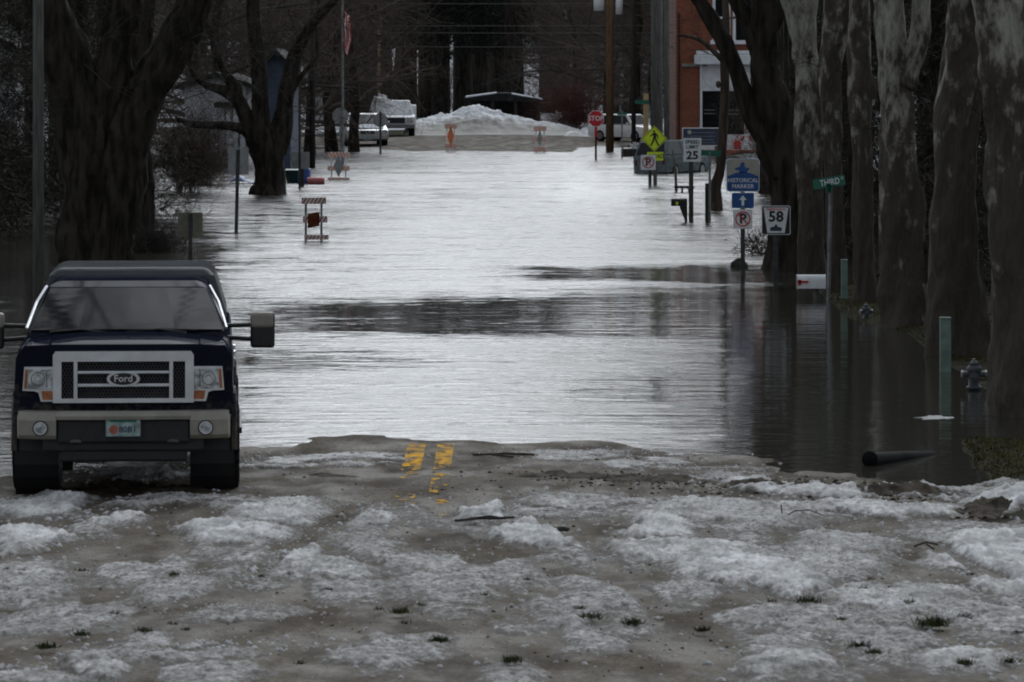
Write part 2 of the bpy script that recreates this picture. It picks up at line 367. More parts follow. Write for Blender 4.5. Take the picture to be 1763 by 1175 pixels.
def asphalt_mat():
    m = bpy.data.materials.new('asphalt'); m.use_nodes = True; n = m.node_tree.nodes; l = m.node_tree.links; b = n['Principled BSDF']
    tc = n.new('ShaderNodeTexCoord')
    def noise(s, d=6, st=(1, 1, 1), ro=.6):
        mp = n.new('ShaderNodeMapping'); mp.inputs['Scale'].default_value = st; q = n.new('ShaderNodeTexNoise'); q.inputs['Scale'].default_value = s; q.inputs['Detail'].default_value = d; q.inputs['Roughness'].default_value = ro
        l.new(tc.outputs['Object'], mp.inputs[0]); l.new(mp.outputs[0], q.inputs['Vector']); return q.outputs[0]
    r = n.new('ShaderNodeValToRGB'); l.new(noise(1.5, 7, (1, .35, 1)), r.inputs[0]); e = r.color_ramp
    e.elements[0].position = .34; e.elements[0].color = (.042, .032, .022, 1); e.elements[1].position = .68; e.elements[1].color = (.135, .12, .098, 1)
    k = e.elements.new(.5); k.color = (.08, .066, .048, 1)
    r2 = n.new('ShaderNodeValToRGB'); l.new(noise(26, 7, (1, .5, 1), .85), r2.inputs[0]); r2.color_ramp.elements[0].position = .38; r2.color_ramp.elements[1].position = .62
    r2.color_ramp.elements[0].color = (.14, .13, .12, 1); r2.color_ramp.elements[1].color = (.88, .87, .86, 1)
    mx = n.new('ShaderNodeMix'); mx.data_type = 'RGBA'; mx.blend_type = 'OVERLAY'; mx.inputs[0].default_value = .8; l.new(r.outputs[0], mx.inputs[6]); l.new(r2.outputs[0], mx.inputs[7])
    l.new(mx.outputs[2], b.inputs['Base Color'])
    rr = n.new('ShaderNodeMapRange'); l.new(noise(2.2, 5, (1, .4, 1)), rr.inputs[0]); rr.inputs[1].default_value = .38; rr.inputs[2].default_value = .62; rr.inputs[3].default_value = .6; rr.inputs[4].default_value = .95; b.inputs['Specular IOR Level'].default_value = .08; l.new(rr.outputs[0], b.inputs['Roughness'])
    bp = n.new('ShaderNodeBump'); bp.inputs['Strength'].default_value = .6; bp.inputs['Distance'].default_value = .02; l.new(noise(30, 6), bp.inputs['Height']); l.new(bp.outputs[0], b.inputs['Normal'])
    MATS['asphalt'] = m; return m
asphalt_mat()
def RZ(x, y): return G(x, y) + .006
us = seq((-4.9, 4.9, .09)); ry = seq((-120, 20, 4), (20, 60, .12), (60, 130, .5), (130, 200, 1.2))
V, Q = grid(us, ry, lambda a, b: RZ(a + cx(b), b)); V[:, 0] += cx(V[:, 1]); gobj('road', V, Q, M('asphalt'))['kind'] = 'structure'
V, Q = grid(seq((-60, -10, 1.2), (-10, 10, .3), (10, 60, 1.2)), seq((200.02, 217, .6)), RZ); gobj('cross_street', V, Q, M('asphalt'))['kind'] = 'structure'
# double yellow centre line, worn through
def line(off, w, seed, y0, y1):
    V, Q = grid(seq((-w / 2, w / 2, .02)), seq((y0, y1, .05)), lambda a, b: 0 * a, lambda a, b, c: (vn(a * 14 + 50, b * 3, seed) * .4 + vn(a * 45, b * 14, seed + 1) * .6) > (.33 + .12 * vn(a * 5, b * .8, seed + 4) + .42 * (1 - ss(42.6, 46.2, b)) + .25 * ss(47.0, 47.5, b)))
    sh = .30 * (1 - ss(33, 42, V[:, 1])); V[:, 0] += off + cx(V[:, 1]) + sh; V[:, 2] = RZ(V[:, 0], V[:, 1]) + .005; return V, Q
a, b = line(-.15, .19, 3, 39, 47.5), line(.15, .17, 8, 39, 47.5)
gobj('centre_line', np.concatenate([a[0], b[0]]), np.concatenate([a[1], b[1] + len(a[0])]), M('yellow_paint'))['kind'] = 'structure'

# water: wind ripples over the open street, calm lee along the tree row and in narrow streaks
def water_mat():
    m = bpy.data.materials.new('water'); m.use_nodes = True; n = m.node_tree.nodes; l = m.node_tree.links; b = n['Principled BSDF']
    b.inputs['Base Color'].default_value = (.035, .033, .027, 1); b.inputs['IOR'].default_value = 1.33; b.inputs['Specular IOR Level'].default_value = .62
    tc = n.new('ShaderNodeTexCoord'); at_ = n.new('ShaderNodeAttribute'); at_.attribute_name = 'ripple'
    def noise(s, d, st, ro=.55):
        mp = n.new('ShaderNodeMapping'); mp.inputs['Scale'].default_value = st; q = n.new('ShaderNodeTexNoise'); q.inputs['Scale'].default_value = s; q.inputs['Detail'].default_value = d; q.inputs['Roughness'].default_value = ro
        l.new(tc.outputs['Object'], mp.inputs[0]); l.new(mp.outputs[0], q.inputs['Vector']); return q.outputs[0]
    def math_(op, a, c):
        q = n.new('ShaderNodeMath'); q.operation = op
        for i, v in enumerate((a, c)):
            if isinstance(v, (int, float)): q.inputs[i].default_value = v
            else: l.new(v, q.inputs[i])
        return q.outputs[0]
    f = math_('ADD', math_('MULTIPLY', noise(.5, 5, (.3, 1, 1), .7), .4), math_('MULTIPLY', noise(2.4, 4, (.5, 1, 1), .8), .6))
    rip = math_('ADD', at_.outputs['Fac'], math_('MULTIPLY', math_('SUBTRACT', f, .5), 5.4))
    mr = n.new('ShaderNodeMapRange'); l.new(rip, mr.inputs[0]); mr.inputs[1].default_value = .15; mr.inputs[2].default_value = 1.15; mr.inputs[3].default_value = 0; mr.inputs[4].default_value = 1
    l.new(math_('ADD', math_('MULTIPLY', mr.outputs[0], .25), .07), b.inputs['Roughness'])
    w1 = noise(3.0, 4, (.5, 1, 1)); w2 = noise(.75, 4, (.35, 1, 1))
    hh = math_('ADD', math_('MULTIPLY', w1, .7), w2)
    bp = n.new('ShaderNodeBump'); l.new(hh, bp.inputs['Height']); bp.inputs['Distance'].default_value = .2
    l.new(math_('ADD', math_('MULTIPLY', mr.outputs[0], .8), .06), bp.inputs['Strength']); l.new(bp.outputs[0], b.inputs['Normal'])
    return m
V, Q = grid(seq((-90, -9, 3), (-9, 9, .2), (9, 90, 3)), seq((43, 60, .1), (60, 140, .4), (140, 200, 1), (200, 240, 20)), lambda a, b: 0 * a)
px = HX + V[:, 0] / V[:, 1] * F; py = HY + H / V[:, 1] * F
rip = np.full(len(V), .95)
wv = 60 * (fbm(px * .004, py * .02, 3, 71) - .5)
def streak(y0, y1, x0, x1, soft=8, dx=160):
    yy = py + wv * .35 - 0.035 * (px - 900) * -1 * 0
    return ss(y0 - soft, y0 + soft, yy) * (1 - ss(y1 - soft, y1 + soft, yy)) * ss(x0, x0 + dx, px) * (1 - ss(x1 - 20, x1 + dx, px))
rip -= (.6 + .7 * ss(430, 800, px)) * streak(516 - 16 * ss(700, 1250, px), 578, 380, 3000, 15)
rip -= 1.1 * streak(457, 483, 820, 3000, 6)
rip -= 1.3 * streak(650, 690, 930, 3000, 8)
rip -= .45 * streak(600, 640, 300, 650, 10)
calm = ss(1215, 1385, px + .1 * (py - 600) + 60 * (fbm(px * .01, py * .05, 3, 91) - .5)) * ss(485, 530, py); rip -= 1.2 * calm
rip -= ss(1320, 1420, px) * .8; rip -= .45 * ss(1225, 1255, px) * ss(470, 540, py)
rip -= ss(430, 300, px) * .8 * ss(330, 440, py)
rip -= .34 * (1 - ss(420, 680, px)) * ss(300, 420, py); rip -= .16 * ss(1000, 1200, px)
rip -= .14 * ss(.5, .62, fbm(V[:, 0] * .25, V[:, 1] * .05 + 3, 4, 97)) * ss(260, 330, py)
rip = np.where(calm + ss(1320, 1420, px) > .8, -.6, np.clip(rip, -.22, 1))
gobj('water', V, Q, water_mat(), attr={'ripple': rip})['kind'] = 'structure'
# ------------------------------------------------------------------ trees
def grow(mb, p, d, L, r, lv, rn, m, nch=(4, 5, 5), droop=0.0, segs=4, spread=.75, kr=.5):
    pts = [p]; d = Vector(d).normalized(); q = Vector(p)
    for i in range(segs):
        d = (d + Vector((rn.gauss(0, .16), rn.gauss(0, .16), rn.gauss(0, .12) - droop * (i + 1) * .25))).normalized()
        q = q + d * (L / segs); pts.append(q.copy())
    n = 3 if r < .03 else (5 if r < .09 else 8)
    mb.tube(pts, [r * (1 - .6 * i / segs) for i in range(segs + 1)], m, n=n, cap=False)
    if lv > 0:
        for k in range(nch[lv % len(nch)] if lv < len(nch) else nch[-1]):
            t = .25 + .75 * (k + rn.random()) / nch[min(lv, len(nch) - 1)]; t = min(t, .98) * segs; i = int(t); f = t - i
            s = pts[i].lerp(pts[min(i + 1, segs)], f)
            dd = (pts[min(i + 1, segs)] - pts[i]).normalized()
            o = Vector((rn.gauss(0, 1), rn.gauss(0, 1), rn.gauss(.15, .7))).normalized()
            grow(mb, s, dd * (1 - spread * .6) + o * spread, L * rn.uniform(.45, .72), max(r * kr * (1 - .4 * t / segs), .004), lv - 1, rn, m, nch, droop, max(3, segs - 1), spread, kr)

def bare_tree_meshes(seed, h, r, tm, cm, low=.25, nprim=12):
    rn = random.Random(seed); t = MB(); pts = []; x = y = 0
    for i in range(9): pts.append((x, y, h * .8 * i / 8 - .6 * (i == 0))); x += rn.gauss(0, .12); y += rn.gauss(0, .12)
    rr = [r * (1.35 if i == 0 else 1.0) * (1 - .75 * i / 8) for i in range(9)]
    t.tube(pts, rr, tm, n=10, wob=.08, rnd=rn)
    c = MB()
    for k in range(nprim):
        f = low + (1 - low) * (k + .5) / nprim; z = h * .8 * f; i = min(7, int(f * 8)); p = Vector(pts[i]).lerp(Vector(pts[i + 1]), f * 8 - i)
        a = k * 2.4 + rn.random(); e = rn.uniform(.1, .9)
        grow(c, p, (math.cos(a), math.sin(a), e), h * rn.uniform(.26, .4) * (1.15 - .5 * f), rr[i] * .4, 3, rn, cm, (4, 5, 6, 6), .02)
    return t, c
def make_bare(name, loc, seed, h, r, label, tm='bark_dark', cm='twig', low=.25, nprim=12, group=None, cat='tree'):
    o = thing(name, loc, label, cat, group)
    t, c = bare_tree_meshes(seed, h, r, tm, cm, low, nprim); t.build('trunk', o, True); c.build('crown', o); return o

def make_ever(name, loc, seed, h, r, label, z0=.3, rad=2.6, n=5200, m='needle', group=None, thin=.35):
    o = thing(name, loc, label, 'tree', group); rn = random.Random(seed)
    t = MB(); t.tube([(0, 0, -.5), (.03, 0, h * .3), (0, .05, h * .7), (0, 0, h)], [r * 1.25, r, r * .6, .03], 'bark_dark', n=9, wob=.08, rnd=rn); t.build('trunk', o, True)
    rs = np.random.RandomState(seed); c = MB(); vs = []; fs = []
    nb = 70
    for b in range(nb):      # boughs carrying clumps of needles
        f = (b + rs.rand()) / nb; z = z0 + (h - z0) * f ** 1.05; L = rad * (1.05 - f) ** .6 * rs.uniform(.55, 1.15); a = rs.rand() * 6.283
        k = int(n / nb * (.5 + L / rad)); tt = rs.rand(k) ** .6 * L
        bx = np.cos(a) * tt; by = np.sin(a) * tt; bz = z - .16 * tt ** 1.3 + rs.randn(k) * .16
        bx += rs.randn(k) * .28; by += rs.randn(k) * .28
        for i in range(k):
            s = rs.uniform(.12, .4); d = rs.randn(3); d /= np.linalg.norm(d); e = rs.randn(3) * thin
            p = np.array((bx[i], by[i], bz[i])); j = len(vs)
            vs += [p, p + d * s, p + d * s * .55 + e * s * .6]; fs.append((j, j + 1, j + 2))
    c.add(vs, fs, m); c.build('crown', o); return o

def path_tree(name, x, y, D, label, trunk, limbs, tm, cm='twig_dark', twigs=(), seed=1, wob=.07, n=14, crown_low=None, group=None):
    """trunk and limbs: lists of (photo x, photo y, width px[, depth offset m]) at depth D; twigs: (x, y, dx, dz, length, levels)"""
    base = at(x, y, D); base.z = G(base.x, base.y) - .05; o = thing(name, base, label, 'tree', group); rn = random.Random(seed)
    def conv(pl): return [at(q[0], q[1], D) - base + Vector((0, q[3] if len(q) > 3 else 0, 0)) for q in pl], [q[2] / 2 * D / F for q in pl]
    def dense(P, Rr, k=9):
        A, B = [], []
        for i in range(len(P) - 1):
            p0 = P[max(i - 1, 0)]; p1 = P[i]; p2 = P[i + 1]; p3 = P[min(i + 2, len(P) - 1)]
            for j in range(k):
                t = j / k; q = .5 * ((2 * p1) + (p2 - p0) * t + (2 * p0 - 5 * p1 + 4 * p2 - p3) * t * t + (3 * p1 - p0 - 3 * p2 + p3) * t ** 3)
                A.append(q); B.append(Rr[i] + (Rr[i + 1] - Rr[i]) * t)
        return A + [P[-1]], B + [Rr[-1]]
    t = MB()
    for i, pl in enumerate([trunk] + list(limbs)):
        P, Rr = dense(*conv(pl)); t.tube(P, Rr, tm, n=n * 2, wob=.0, rnd=rn, rough=.4 if n > 12 else .2, sd=seed + i * 7)
    t.build('trunk', o, True)
    c = MB()
    for q in twigs:
        p = at(q[0], q[1], D) - base; grow(c, p, (q[2], rn.uniform(-.5, .5), q[3]), q[4], q[6] if len(q) > 6 else .03, q[5], rn, cm, (4, 4, 5, 5), q[7] if len(q) > 7 else .03)
    # crown above the frame
    P, Rr = conv(trunk); ends = [P[-1]] + [conv(l)[0][-1] for l in limbs if l[-1][1] < 20]
    for e in ends:
        for k in range(3):
            a = rn.uniform(0, 6.28); grow(c, e - Vector((0, 0, .15)), (math.cos(a) * .5, math.sin(a) * .5, 1), 4.5, Rr[-1] * .5, 3, rn, cm, (4, 4, 5, 5), 0)
    if c.v: c.build('crown', o)
    return o

# right-hand tree row
path_tree('dark_tree', 1357, 470, 86, 'near-black tree over the route 58 sign, long limb crossing in front of the brick building',
    [(1362, 480, 125), (1360, 450, 100), (1358, 400, 78), (1360, 330, 78), (1352, 270, 80), (1335, 200, 66), (1322, 130, 60), (1318, 60, 62), (1322, 0, 66), (1330, -150, 60), (1335, -400, 50)],
    [[(1352, 300, 50), (1335, 255, 44), (1300, 212, 36), (1280, 160, 30), (1262, 110, 27), (1240, 62, 27), (1212, 15, 25), (1190, -20, 24), (1130, -120, 20), (1060, -260, 15)],
     [(1322, 120, 40), (1300, 70, 34), (1280, 25, 28), (1262, -15, 26), (1235, -120, 22), (1200, -260, 15)],
     [(1322, 60, 40), (1350, 0, 34), (1390, -100, 26), (1420, -300, 15)],
     [(1330, -150, 44), (1290, -260, 34), (1210, -370, 26), (1100, -450, 18), (960, -500, 10)], [(1332, -250, 36), (1290, -400, 26), (1240, -540, 16), (1190, -640, 8)]],  # these upper limbs and their twigs are added above the frame to darken the reflection
    'bark_dark', twigs=[(1300, 212, .7, .1, .8, 2, .01), (1330, 150, .9, .2, 1.2, 2, .01), (1262, 110, -.6, .4, .9, 2, .01), (1275, 30, -.8, .0, .9, 2, .01), (1285, 380, -.5, .3, .5, 2, .008)] + [(x_q, y_q, -.7 + .35 * (i_q % 4), .5 - .3 * (i_q % 3), 3.4, 3, .045, 0) for i_q, (x_q, y_q) in enumerate([(1290, -260), (1250, -320), (1210, -370), (1150, -415), (1100, -450), (1060, -470), (1010, -490), (970, -500), (1290, -400), (1260, -480), (1240, -540), (1200, -620), (1330, -350), (1335, -400), (1320, -430), (1300, -460), (1340, -450), (1180, -400)])], seed=11, n=16)
SY = [  # label, base x, base y, trunk polyline, limbs, seed
 ('slim sycamore with a pale bent limb at its top, nearest the dark leaning tree', 1402, 492, 80,
  [(1402, 500, 72), (1400, 470, 60), (1397, 380, 50), (1393, 250, 52), (1390, 150, 54), (1384, 95, 48), (1388, 40, 40), (1395, -80, 36), (1400, -350, 28)], [[(1384, 100, 34), (1378, 60, 32), (1366, 15, 30), (1345, -40, 28), (1300, -200, 18)]]),
 ('mid-brown sycamore rising behind the green street name post', 1440, 505, 77.5,
  [(1440, 515, 66), (1438, 480, 56), (1436, 380, 50), (1432, 250, 50), (1430, 120, 56), (1432, 40, 52), (1425, -100, 40), (1420, -350, 28)], [[(1430, 120, 36), (1446, 40, 36), (1460, -40, 32), (1490, -250, 20)]]),
 ('narrow mottled sycamore just left of the palest trunk', 1487, 520, 74,
  [(1490, 535, 74), (1490, 500, 60), (1488, 380, 50), (1484, 260, 50), (1482, 150, 54), (1478, 60, 52), (1480, 0, 50), (1476, -200, 40), (1470, -400, 26)], [[(1500, 170, 20), (1496, 148, 26), (1500, 130, 14)]]),
 ('palest patchy sycamore with a knotty burl and a hollow at half height', 1553, 560, 68,
  [(1556, 585, 122), (1554, 550, 100), (1552, 440, 84), (1550, 320, 74), (1546, 230, 68), (1540, 140, 60), (1532, 60, 54), (1528, 0, 52), (1520, -200, 42), (1510, -420, 26)], [[(1555, 150, 44), (1582, 60, 40), (1585, 0, 34), (1600, -200, 24)], [(1560, 150, 22), (1572, 140, 20), (1577, 132, 8)]]),
 ('broad dark sycamore with flared roots behind the nearer green marker post', 1652, 610, 61.5,
  [(1656, 640, 150), (1652, 600, 118), (1650, 500, 100), (1645, 380, 92), (1648, 260, 88), (1652, 150, 84), (1660, 60, 80), (1660, -60, 70), (1650, -300, 45)], [[(1640, 150, 40), (1636, 110, 30), (1640, 92, 12)]]),
 ('huge brown sycamore at the edge of the lawn, nearest of its row', 1768, 712, 51.5,
  [(1772, 735, 150), (1770, 700, 122), (1766, 560, 112), (1762, 400, 108), (1756, 250, 112), (1742, 120, 116), (1730, 0, 112), (1720, -200, 90), (1700, -450, 60)], [[(1742, 120, 60), (1700, 0, 50), (1670, -150, 40), (1600, -400, 26)]])]
for i, (lb, bx, by, D, tr, li) in enumerate(SY):
    q_ = (.84, .64, .70, .93, .86, 1.0)[i]; tr = [(a_[0], a_[1], a_[2] * q_) for a_ in tr]
    path_tree('sycamore_tree', bx, by, D, lb, tr, li, 'bark_sycamore_pale' if i in (0, 3) else 'bark_sycamore', seed=20 + i, wob=.09, n=18, group='sycamores along the right bank',
              twigs=[(tr[3][0] + 12, tr[3][1], .7, .5, .7, 2, .008), (tr[4][0] - 14, tr[4][1], -.7, .4, .7, 2, .008)])

# small leaning tree in the water
path_tree('young_tree', 1234, 362, 118.5, 'thin leaning young tree standing in the water between the speed limit and historical marker signs',
    [(1233, 368, 26), (1234, 345, 20), (1232, 320, 21), (1240, 290, 17), (1244, 230, 17), (1248, 160, 16), (1247, 100, 15), (1250, 40, 13), (1246, -80, 10)],
    [[(1245, 105, 11), (1232, 92, 9), (1210, 72, 8), (1190, 64, 6), (1166, 60, 4)], [(1240, 150, 8), (1237, 146, 10), (1236, 140, 5)]], 'bark_brown', twigs=[(1210, 72, -.5, .5, .8, 2, .01), (1190, 64, -.6, -.3, .5, 1, .008)], seed=41, n=9)

# gnarly tree on the left
path_tree('gnarled_tree', 462, 335, 131.7, 'gnarled spreading tree with a root flare standing in the water beside the blue tarp',
    [(461, 345, 72), (461, 332, 66), (463, 318, 54), (464, 290, 52), (462, 262, 56), (458, 240, 50), (450, 215, 36), (448, 160, 30), (444, 100, 27), (437, 40, 25), (433, -20, 22), (425, -200, 16)],
    [[(450, 262, 40), (436, 235, 30), (425, 205, 26), (412, 175, 26), (395, 160, 24), (372, 152, 16), (352, 145, 12), (330, 120, 9), (320, 60, 7)],
     [(405, 165, 26), (404, 150, 27), (396, 138, 20), (385, 120, 12), (370, 80, 10), (350, 20, 8), (340, -60, 6)],
     [(440, 240, 26), (420, 224, 18), (395, 217, 15), (360, 216, 13), (330, 214, 11), (305, 205, 7)],
     [(474, 262, 42), (486, 225, 34), (490, 180, 28), (498, 130, 26), (512, 85, 24), (535, 45, 20), (560, 15, 17), (590, -20, 14), (640, -120, 10)],
     [(470, 240, 20), (484, 190, 18), (500, 160, 14), (520, 130, 9), (545, 100, 6)]],
    'bark_dark', cm='twig', seed=51, n=12,
    twigs=[(372, 152, -.6, .6, 2.2, 3, .02), (352, 145, -.8, -.2, 1.8, 3, .015), (396, 130, .2, 1, 2, 3, .02), (330, 214, -.9, .3, 1.8, 3, .015), (360, 216, -.4, -.6, 1.2, 2, .015),
           (440, 80, -.8, .5, 2.4, 3, .02), (444, 120, .7, .6, 1.8, 3, .015), (498, 130, .8, .2, 2.2, 3, .02), (512, 85, .5, .8, 2.2, 3, .02), (535, 45, .9, -.1, 2.4, 3, .02), (560, 15, .6, -.5, 2, 3, .015), (437, 30, -.7, .3, 2.4, 3, .02), (437, 20, .9, .2, 2.2, 3, .02), (330, 120, -.6, -.3, 2.6, 3, .015), (350, 20, -.8, -.3, 2.6, 3, .015), (480, 180, .8, -.2, 1.6, 3, .015), (590, -10, -.3, -.9, 1.8, 3, .015), (444, 100, -.8, -.3, 2.2, 3, .015)])

# great tree on the left
path_tree('great_tree', 165, 462, 88, 'huge double-trunked dark tree behind the pickup, its heavy limb leaning up to the right',
    [(165, 480, 150), (165, 450, 128), (163, 380, 116), (162, 300, 116), (150, 230, 110), (130, 150, 90), (105, 60, 74), (80, -20, 64), (40, -200, 50)],
    [[(180, 460, 80), (195, 330, 90), (212, 240, 84), (245, 165, 76), (285, 100, 66), (320, 30, 58), (345, -30, 54), (400, -200, 40)],
     [(180, 330, 70), (185, 230, 80), (190, 150, 70), (205, 60, 58), (215, -30, 50), (225, -250, 36)]],
    'bark_dark', cm='twig_dark', seed=61, n=18,
    twigs=[(110, 120, -.8, .2, 2.2, 3, .02), (140, 260, -.9, .6, 1.5, 3, .015), (60, 30, .5, -.6, 2.2, 3, .02), (200, 120, -.5, .8, 2.2, 3, .02), (180, 200, .4, .7, 2.2, 3, .02), (340, 10, .8, -.5, 2.6, 3, .02), (330, 30, .5, -.8, 1.9, 3, .015), (150, 200, -.9, .5, 1.6, 3, .02), (250, 160, -.6, .8, 1.6, 3, .02), (285, 100, .9, -.1, 1.6, 3, .02), (130, 150, .7, .6, 1.8, 3, .02), (80, 60, -.7, -.2, 1.8, 3, .02), (300, 80, .8, .5, 1.8, 3, .02), (310, 50, .9, -.5, 1.6, 3, .02)])
path_tree('dark_tree', 240, 436, 95, 'slimmer black trunk close behind the huge double-trunked tree',
    [(238, 448, 70), (238, 430, 54), (238, 330, 46), (234, 220, 44), (240, 100, 42), (248, 0, 38), (250, -250, 26)], [], 'bark_dark', seed=62,
    twigs=[(250, 250, .8, .5, 1.8, 3, .02), (250, 180, .9, .1, 1.8, 3, .02), (255, 120, .7, .5, 2.0, 3, .02), (250, 330, .8, .2, 1.2, 3, .015)])

# shrubs and saplings
def shrub(name, x, y, D, h, label, seed, n=26, m='twig', sp=.55, lv=3, group=None, r=.012):
    b = at(x, y, D); b.z = G(b.x, b.y) - .03; o = thing(name, b, label, 'shrub', group); rn = random.Random(seed); s = MB(); f = MB()
    for k in range(n):
        a = rn.uniform(0, 6.28); tl = rn.uniform(.1, 1) * sp
        grow(s if k < n // 3 else f, (rn.gauss(0, .08 * h), rn.gauss(0, .08 * h), 0), (math.cos(a) * tl, math.sin(a) * tl, 1), h * rn.uniform(.6, 1), r, lv, rn, m, (4, 4, 5), .02)
    s.build('stem', o); f.build('crown', o); return o
shrub('shrub', 985, 226, 228, 2.1, 'round reddish-brown bare bush at the right end of the snow pile', 71, 64, 'twig_red', 1.3, 3, r=.02)
shrub('shrub', 310, 432, 96, 1.9, 'thin multi-stemmed sapling clump beside the low olive sign back', 72, 9, 'twig', .3, 2)
shrub('shrub', 262, 440, 94, .75, 'low dark bush at the foot of the slim black trunk', 73, 34, 'twig_dark', 1.1, 3)
shrub('shrub', 350, 318, 142, 1.5, 'dense brown hedge bush in front of the pale house', 74, 60, 'twig', .9, 3, r=.014)
shrub('shrub', 318, 335, 134, 2.6, 'tall brown brushy shrub left of the pale house', 75, 46, 'twig', .5, 3, r=.016)
shrub('shrub', 20, 380, 118, 1.7, 'low dark shrub below the porch posts at the left edge', 77, 50, 'twig_dark', .9, 3, r=.016)
shrub('shrub', 1015, 215, 262, 4.4, 'tall grey thicket of bare stems behind the red bush', 78, 50, 'twig', .5, 3, r=.02)
shrub('shrub', 1325, 260, 178, 2.4, 'leafless thorny shrub against the storefront wall', 79, 24, 'twig', .6, 3, r=.012)
shrub('shrub', 1345, 330, 128, 2.4, 'tangle of grey brush behind the historical marker sign', 80, 34, 'twig', .5, 3, r=.012)
for q_ in range(4): shrub('shrub', 735 + 50 * q_, 200, 305 + (q_ * 7) % 16, 4.5, 'pale brush between the pine trunks behind the snow pile', 400 + q_, 14, 'twig', .35, 2, group='brush between the pine trunks', r=.03)
def debris():
    b = on(1306, 440); o = thing('driftwood', (b.x, b.y, 0), 'clump of leafy branches caught in the water beside the route 58 post', 'driftwood'); rn = random.Random(5)
    s = MB(); L = MB()
    for k in range(16):
        a = rn.uniform(0, 6.28); grow(s, (rn.gauss(0, .1), rn.gauss(0, .1), 0), (math.cos(a) * 1.1, math.sin(a), rn.uniform(.2, 1)), .5, .012, 2, rn, 'twig_dark', (4, 4, 4), .03)
    for k in range(260):
        p = Vector((rn.gauss(0, .19), rn.gauss(0, .2), abs(rn.gauss(.2, .13)))); d = Vector((rn.gauss(0, 1), rn.gauss(0, 1), rn.gauss(0, 1))).normalized() * rn.uniform(.03, .07); e = Vector((rn.gauss(0, 1), rn.gauss(0, 1), rn.gauss(0, 1))).normalized() * .03
        L.add([p, p + d * .5 + e, p + d, p + d * .5 - e], [(0, 1, 2, 3)], 'dead_leaf')
    s.build('branches', o); L.build('leaves', o)
debris()

# background woods: pines behind the snow pile
pine_x = [(580, 262, 232), (604, 210, 262), (636, 210, 258), (702, 205, 270), (734, 205, 274), (759, 205, 272), (797, 205, 276), (825, 205, 280), (843, 205, 300), (861, 205, 282), (884, 205, 268), (942, 200, 295), (965, 200, 310)]
rn = random.Random(3)
pr = []
for s_ in range(3):
    pr.append(make_ever('pine_tree', (0, -60, 0), 300 + s_, 19 + s_, .42, 'x', z0=3.6 + .5 * s_, rad=4.0, n=7000, group='tall pines behind the snow pile'))
words = ['at the far left of the row, beside the white stop sign back', 'second from the left in the row', 'just left of the bucket truck boom', 'right of the bucket truck', 'thick, left of the snow pile peak', 'bordering the widest bright gap on its left',
         'bordering the widest bright gap on its right', 'right of the snow pile peak', 'farthest back among the middle trunks', 'behind the middle of the low dark shelter', 'bold single trunk at the right end of the low dark shelter', 'partly hidden by grey brush right of the shelter', 'at the right end of the row behind the red bush']
for i, (x, y, D) in enumerate(pine_x):
    o = pr[i] if i < 3 else copy_tree(pr[i % 3]); p = at(x, y, D); o.location = (p.x, p.y, G(p.x, p.y) - .1); o.rotation_euler.z = rn.uniform(0, 6.28); s_ = rn.uniform(1.0, 1.25); o.scale = (s_, s_, rn.uniform(1.15, 1.35)); o['label'] = 'tall dark pine ' + words[i]
# evergreens walling in both sides
ev = [make_ever('thicket_tree', (0, -80, 0), 320 + s_, 9 + 1.5 * s_, .2, 'x', z0=.15, rad=2.7, n=17000, m='needle_brown', thin=.09, group='dense thicket trees behind the tree rows') for s_ in range(2)]
spots = [(9.6, 62), (9.4, 70), (8.8, 78), (10.5, 84), (8.6, 92), (10.6, 100), (10, 110), (12.5, 74), (13.5, 90), (12.6, 120), (8.9, 54.5), (11.2, 58), (12.5, 66),
         (-11.8, 100), (-13.6, 106), (-10.7, 113), (-12.8, 121), (-14.6, 96), (-15.5, 112), (-11.6, 129), (-14, 140), (-16, 128)]
for i, (x, y) in enumerate(spots):
    o = ev[i] if i < 2 else copy_tree(ev[i % 2]); o.location = (x, y, G(x, y) - .1); o.rotation_euler.z = rn.uniform(0, 6.28); s_ = rn.uniform(.85, 1.2); o.scale = (s_, s_, s_)
    o['label'] = 'added narrow thicket tree behind the sycamores on the right, blocking sky in the water reflection' if x > 0 else 'dense dark thicket tree standing behind the huge tree on the left'
    o['group'] = 'dense thicket trees behind the sycamores' if x > 0 else 'dense thicket trees behind the huge left tree'
for x, y in ((7.0, 98), (7.4, 104), (7.9, 111), (6.9, 92), (8.2, 119)):  # slender trees added to stop white sky streaks in the calm water
    o = copy_tree(ev[0]); o.location = (x, y, G(x, y) - .1); o.rotation_euler.z = x * 3; o.scale = (.5, .5, 1.35); o['label'] = 'added narrow thicket tree behind the sycamores on the right, blocking sky in the water reflection'; o['group'] = 'dense thicket trees behind the sycamores'
# bare trees of the town and the far river wood
bt = [make_bare('bare_tree', (0, -90, 0), 340 + s_, 12 + 1.5 * s_, .26 + .04 * s_, 'x', tm='bark_dark', cm=('twig', 'twig_dark', 'twig')[s_], low=.12, nprim=15) for s_ in range(3)]
bs = []
for x_t, y_t, lb_ in ((-7.4, 49, 'added bare tree out of view on the left behind the pickup, reflected in its windscreen'), (9.8, 33, 'added bare tree out of view beside the road on the right, near the camera')): make_bare('bare_tree', (x_t, y_t, float(G(x_t, y_t)) - .2), 350 + int(x_t), 19, .4, lb_, low=.5, nprim=16)  # trees added out of view so branches reflect in the windscreen
for x_t, y_t, h_t in ((7.6, 133, 26), (9.2, 150, 27), (8.3, 142, 24)): make_bare('bare_tree', (x_t, y_t, float(G(x_t, y_t)) - .2), 370 + int(y_t), h_t, .34, 'added unseen bare tree behind the near-black leaning trunk, its crown darkening the water reflection', cm='twig_dark', low=.38, nprim=28, group='unseen bare trees added behind the near-black trunk')  # unseen trees added, their crowns darken a band of the water reflection
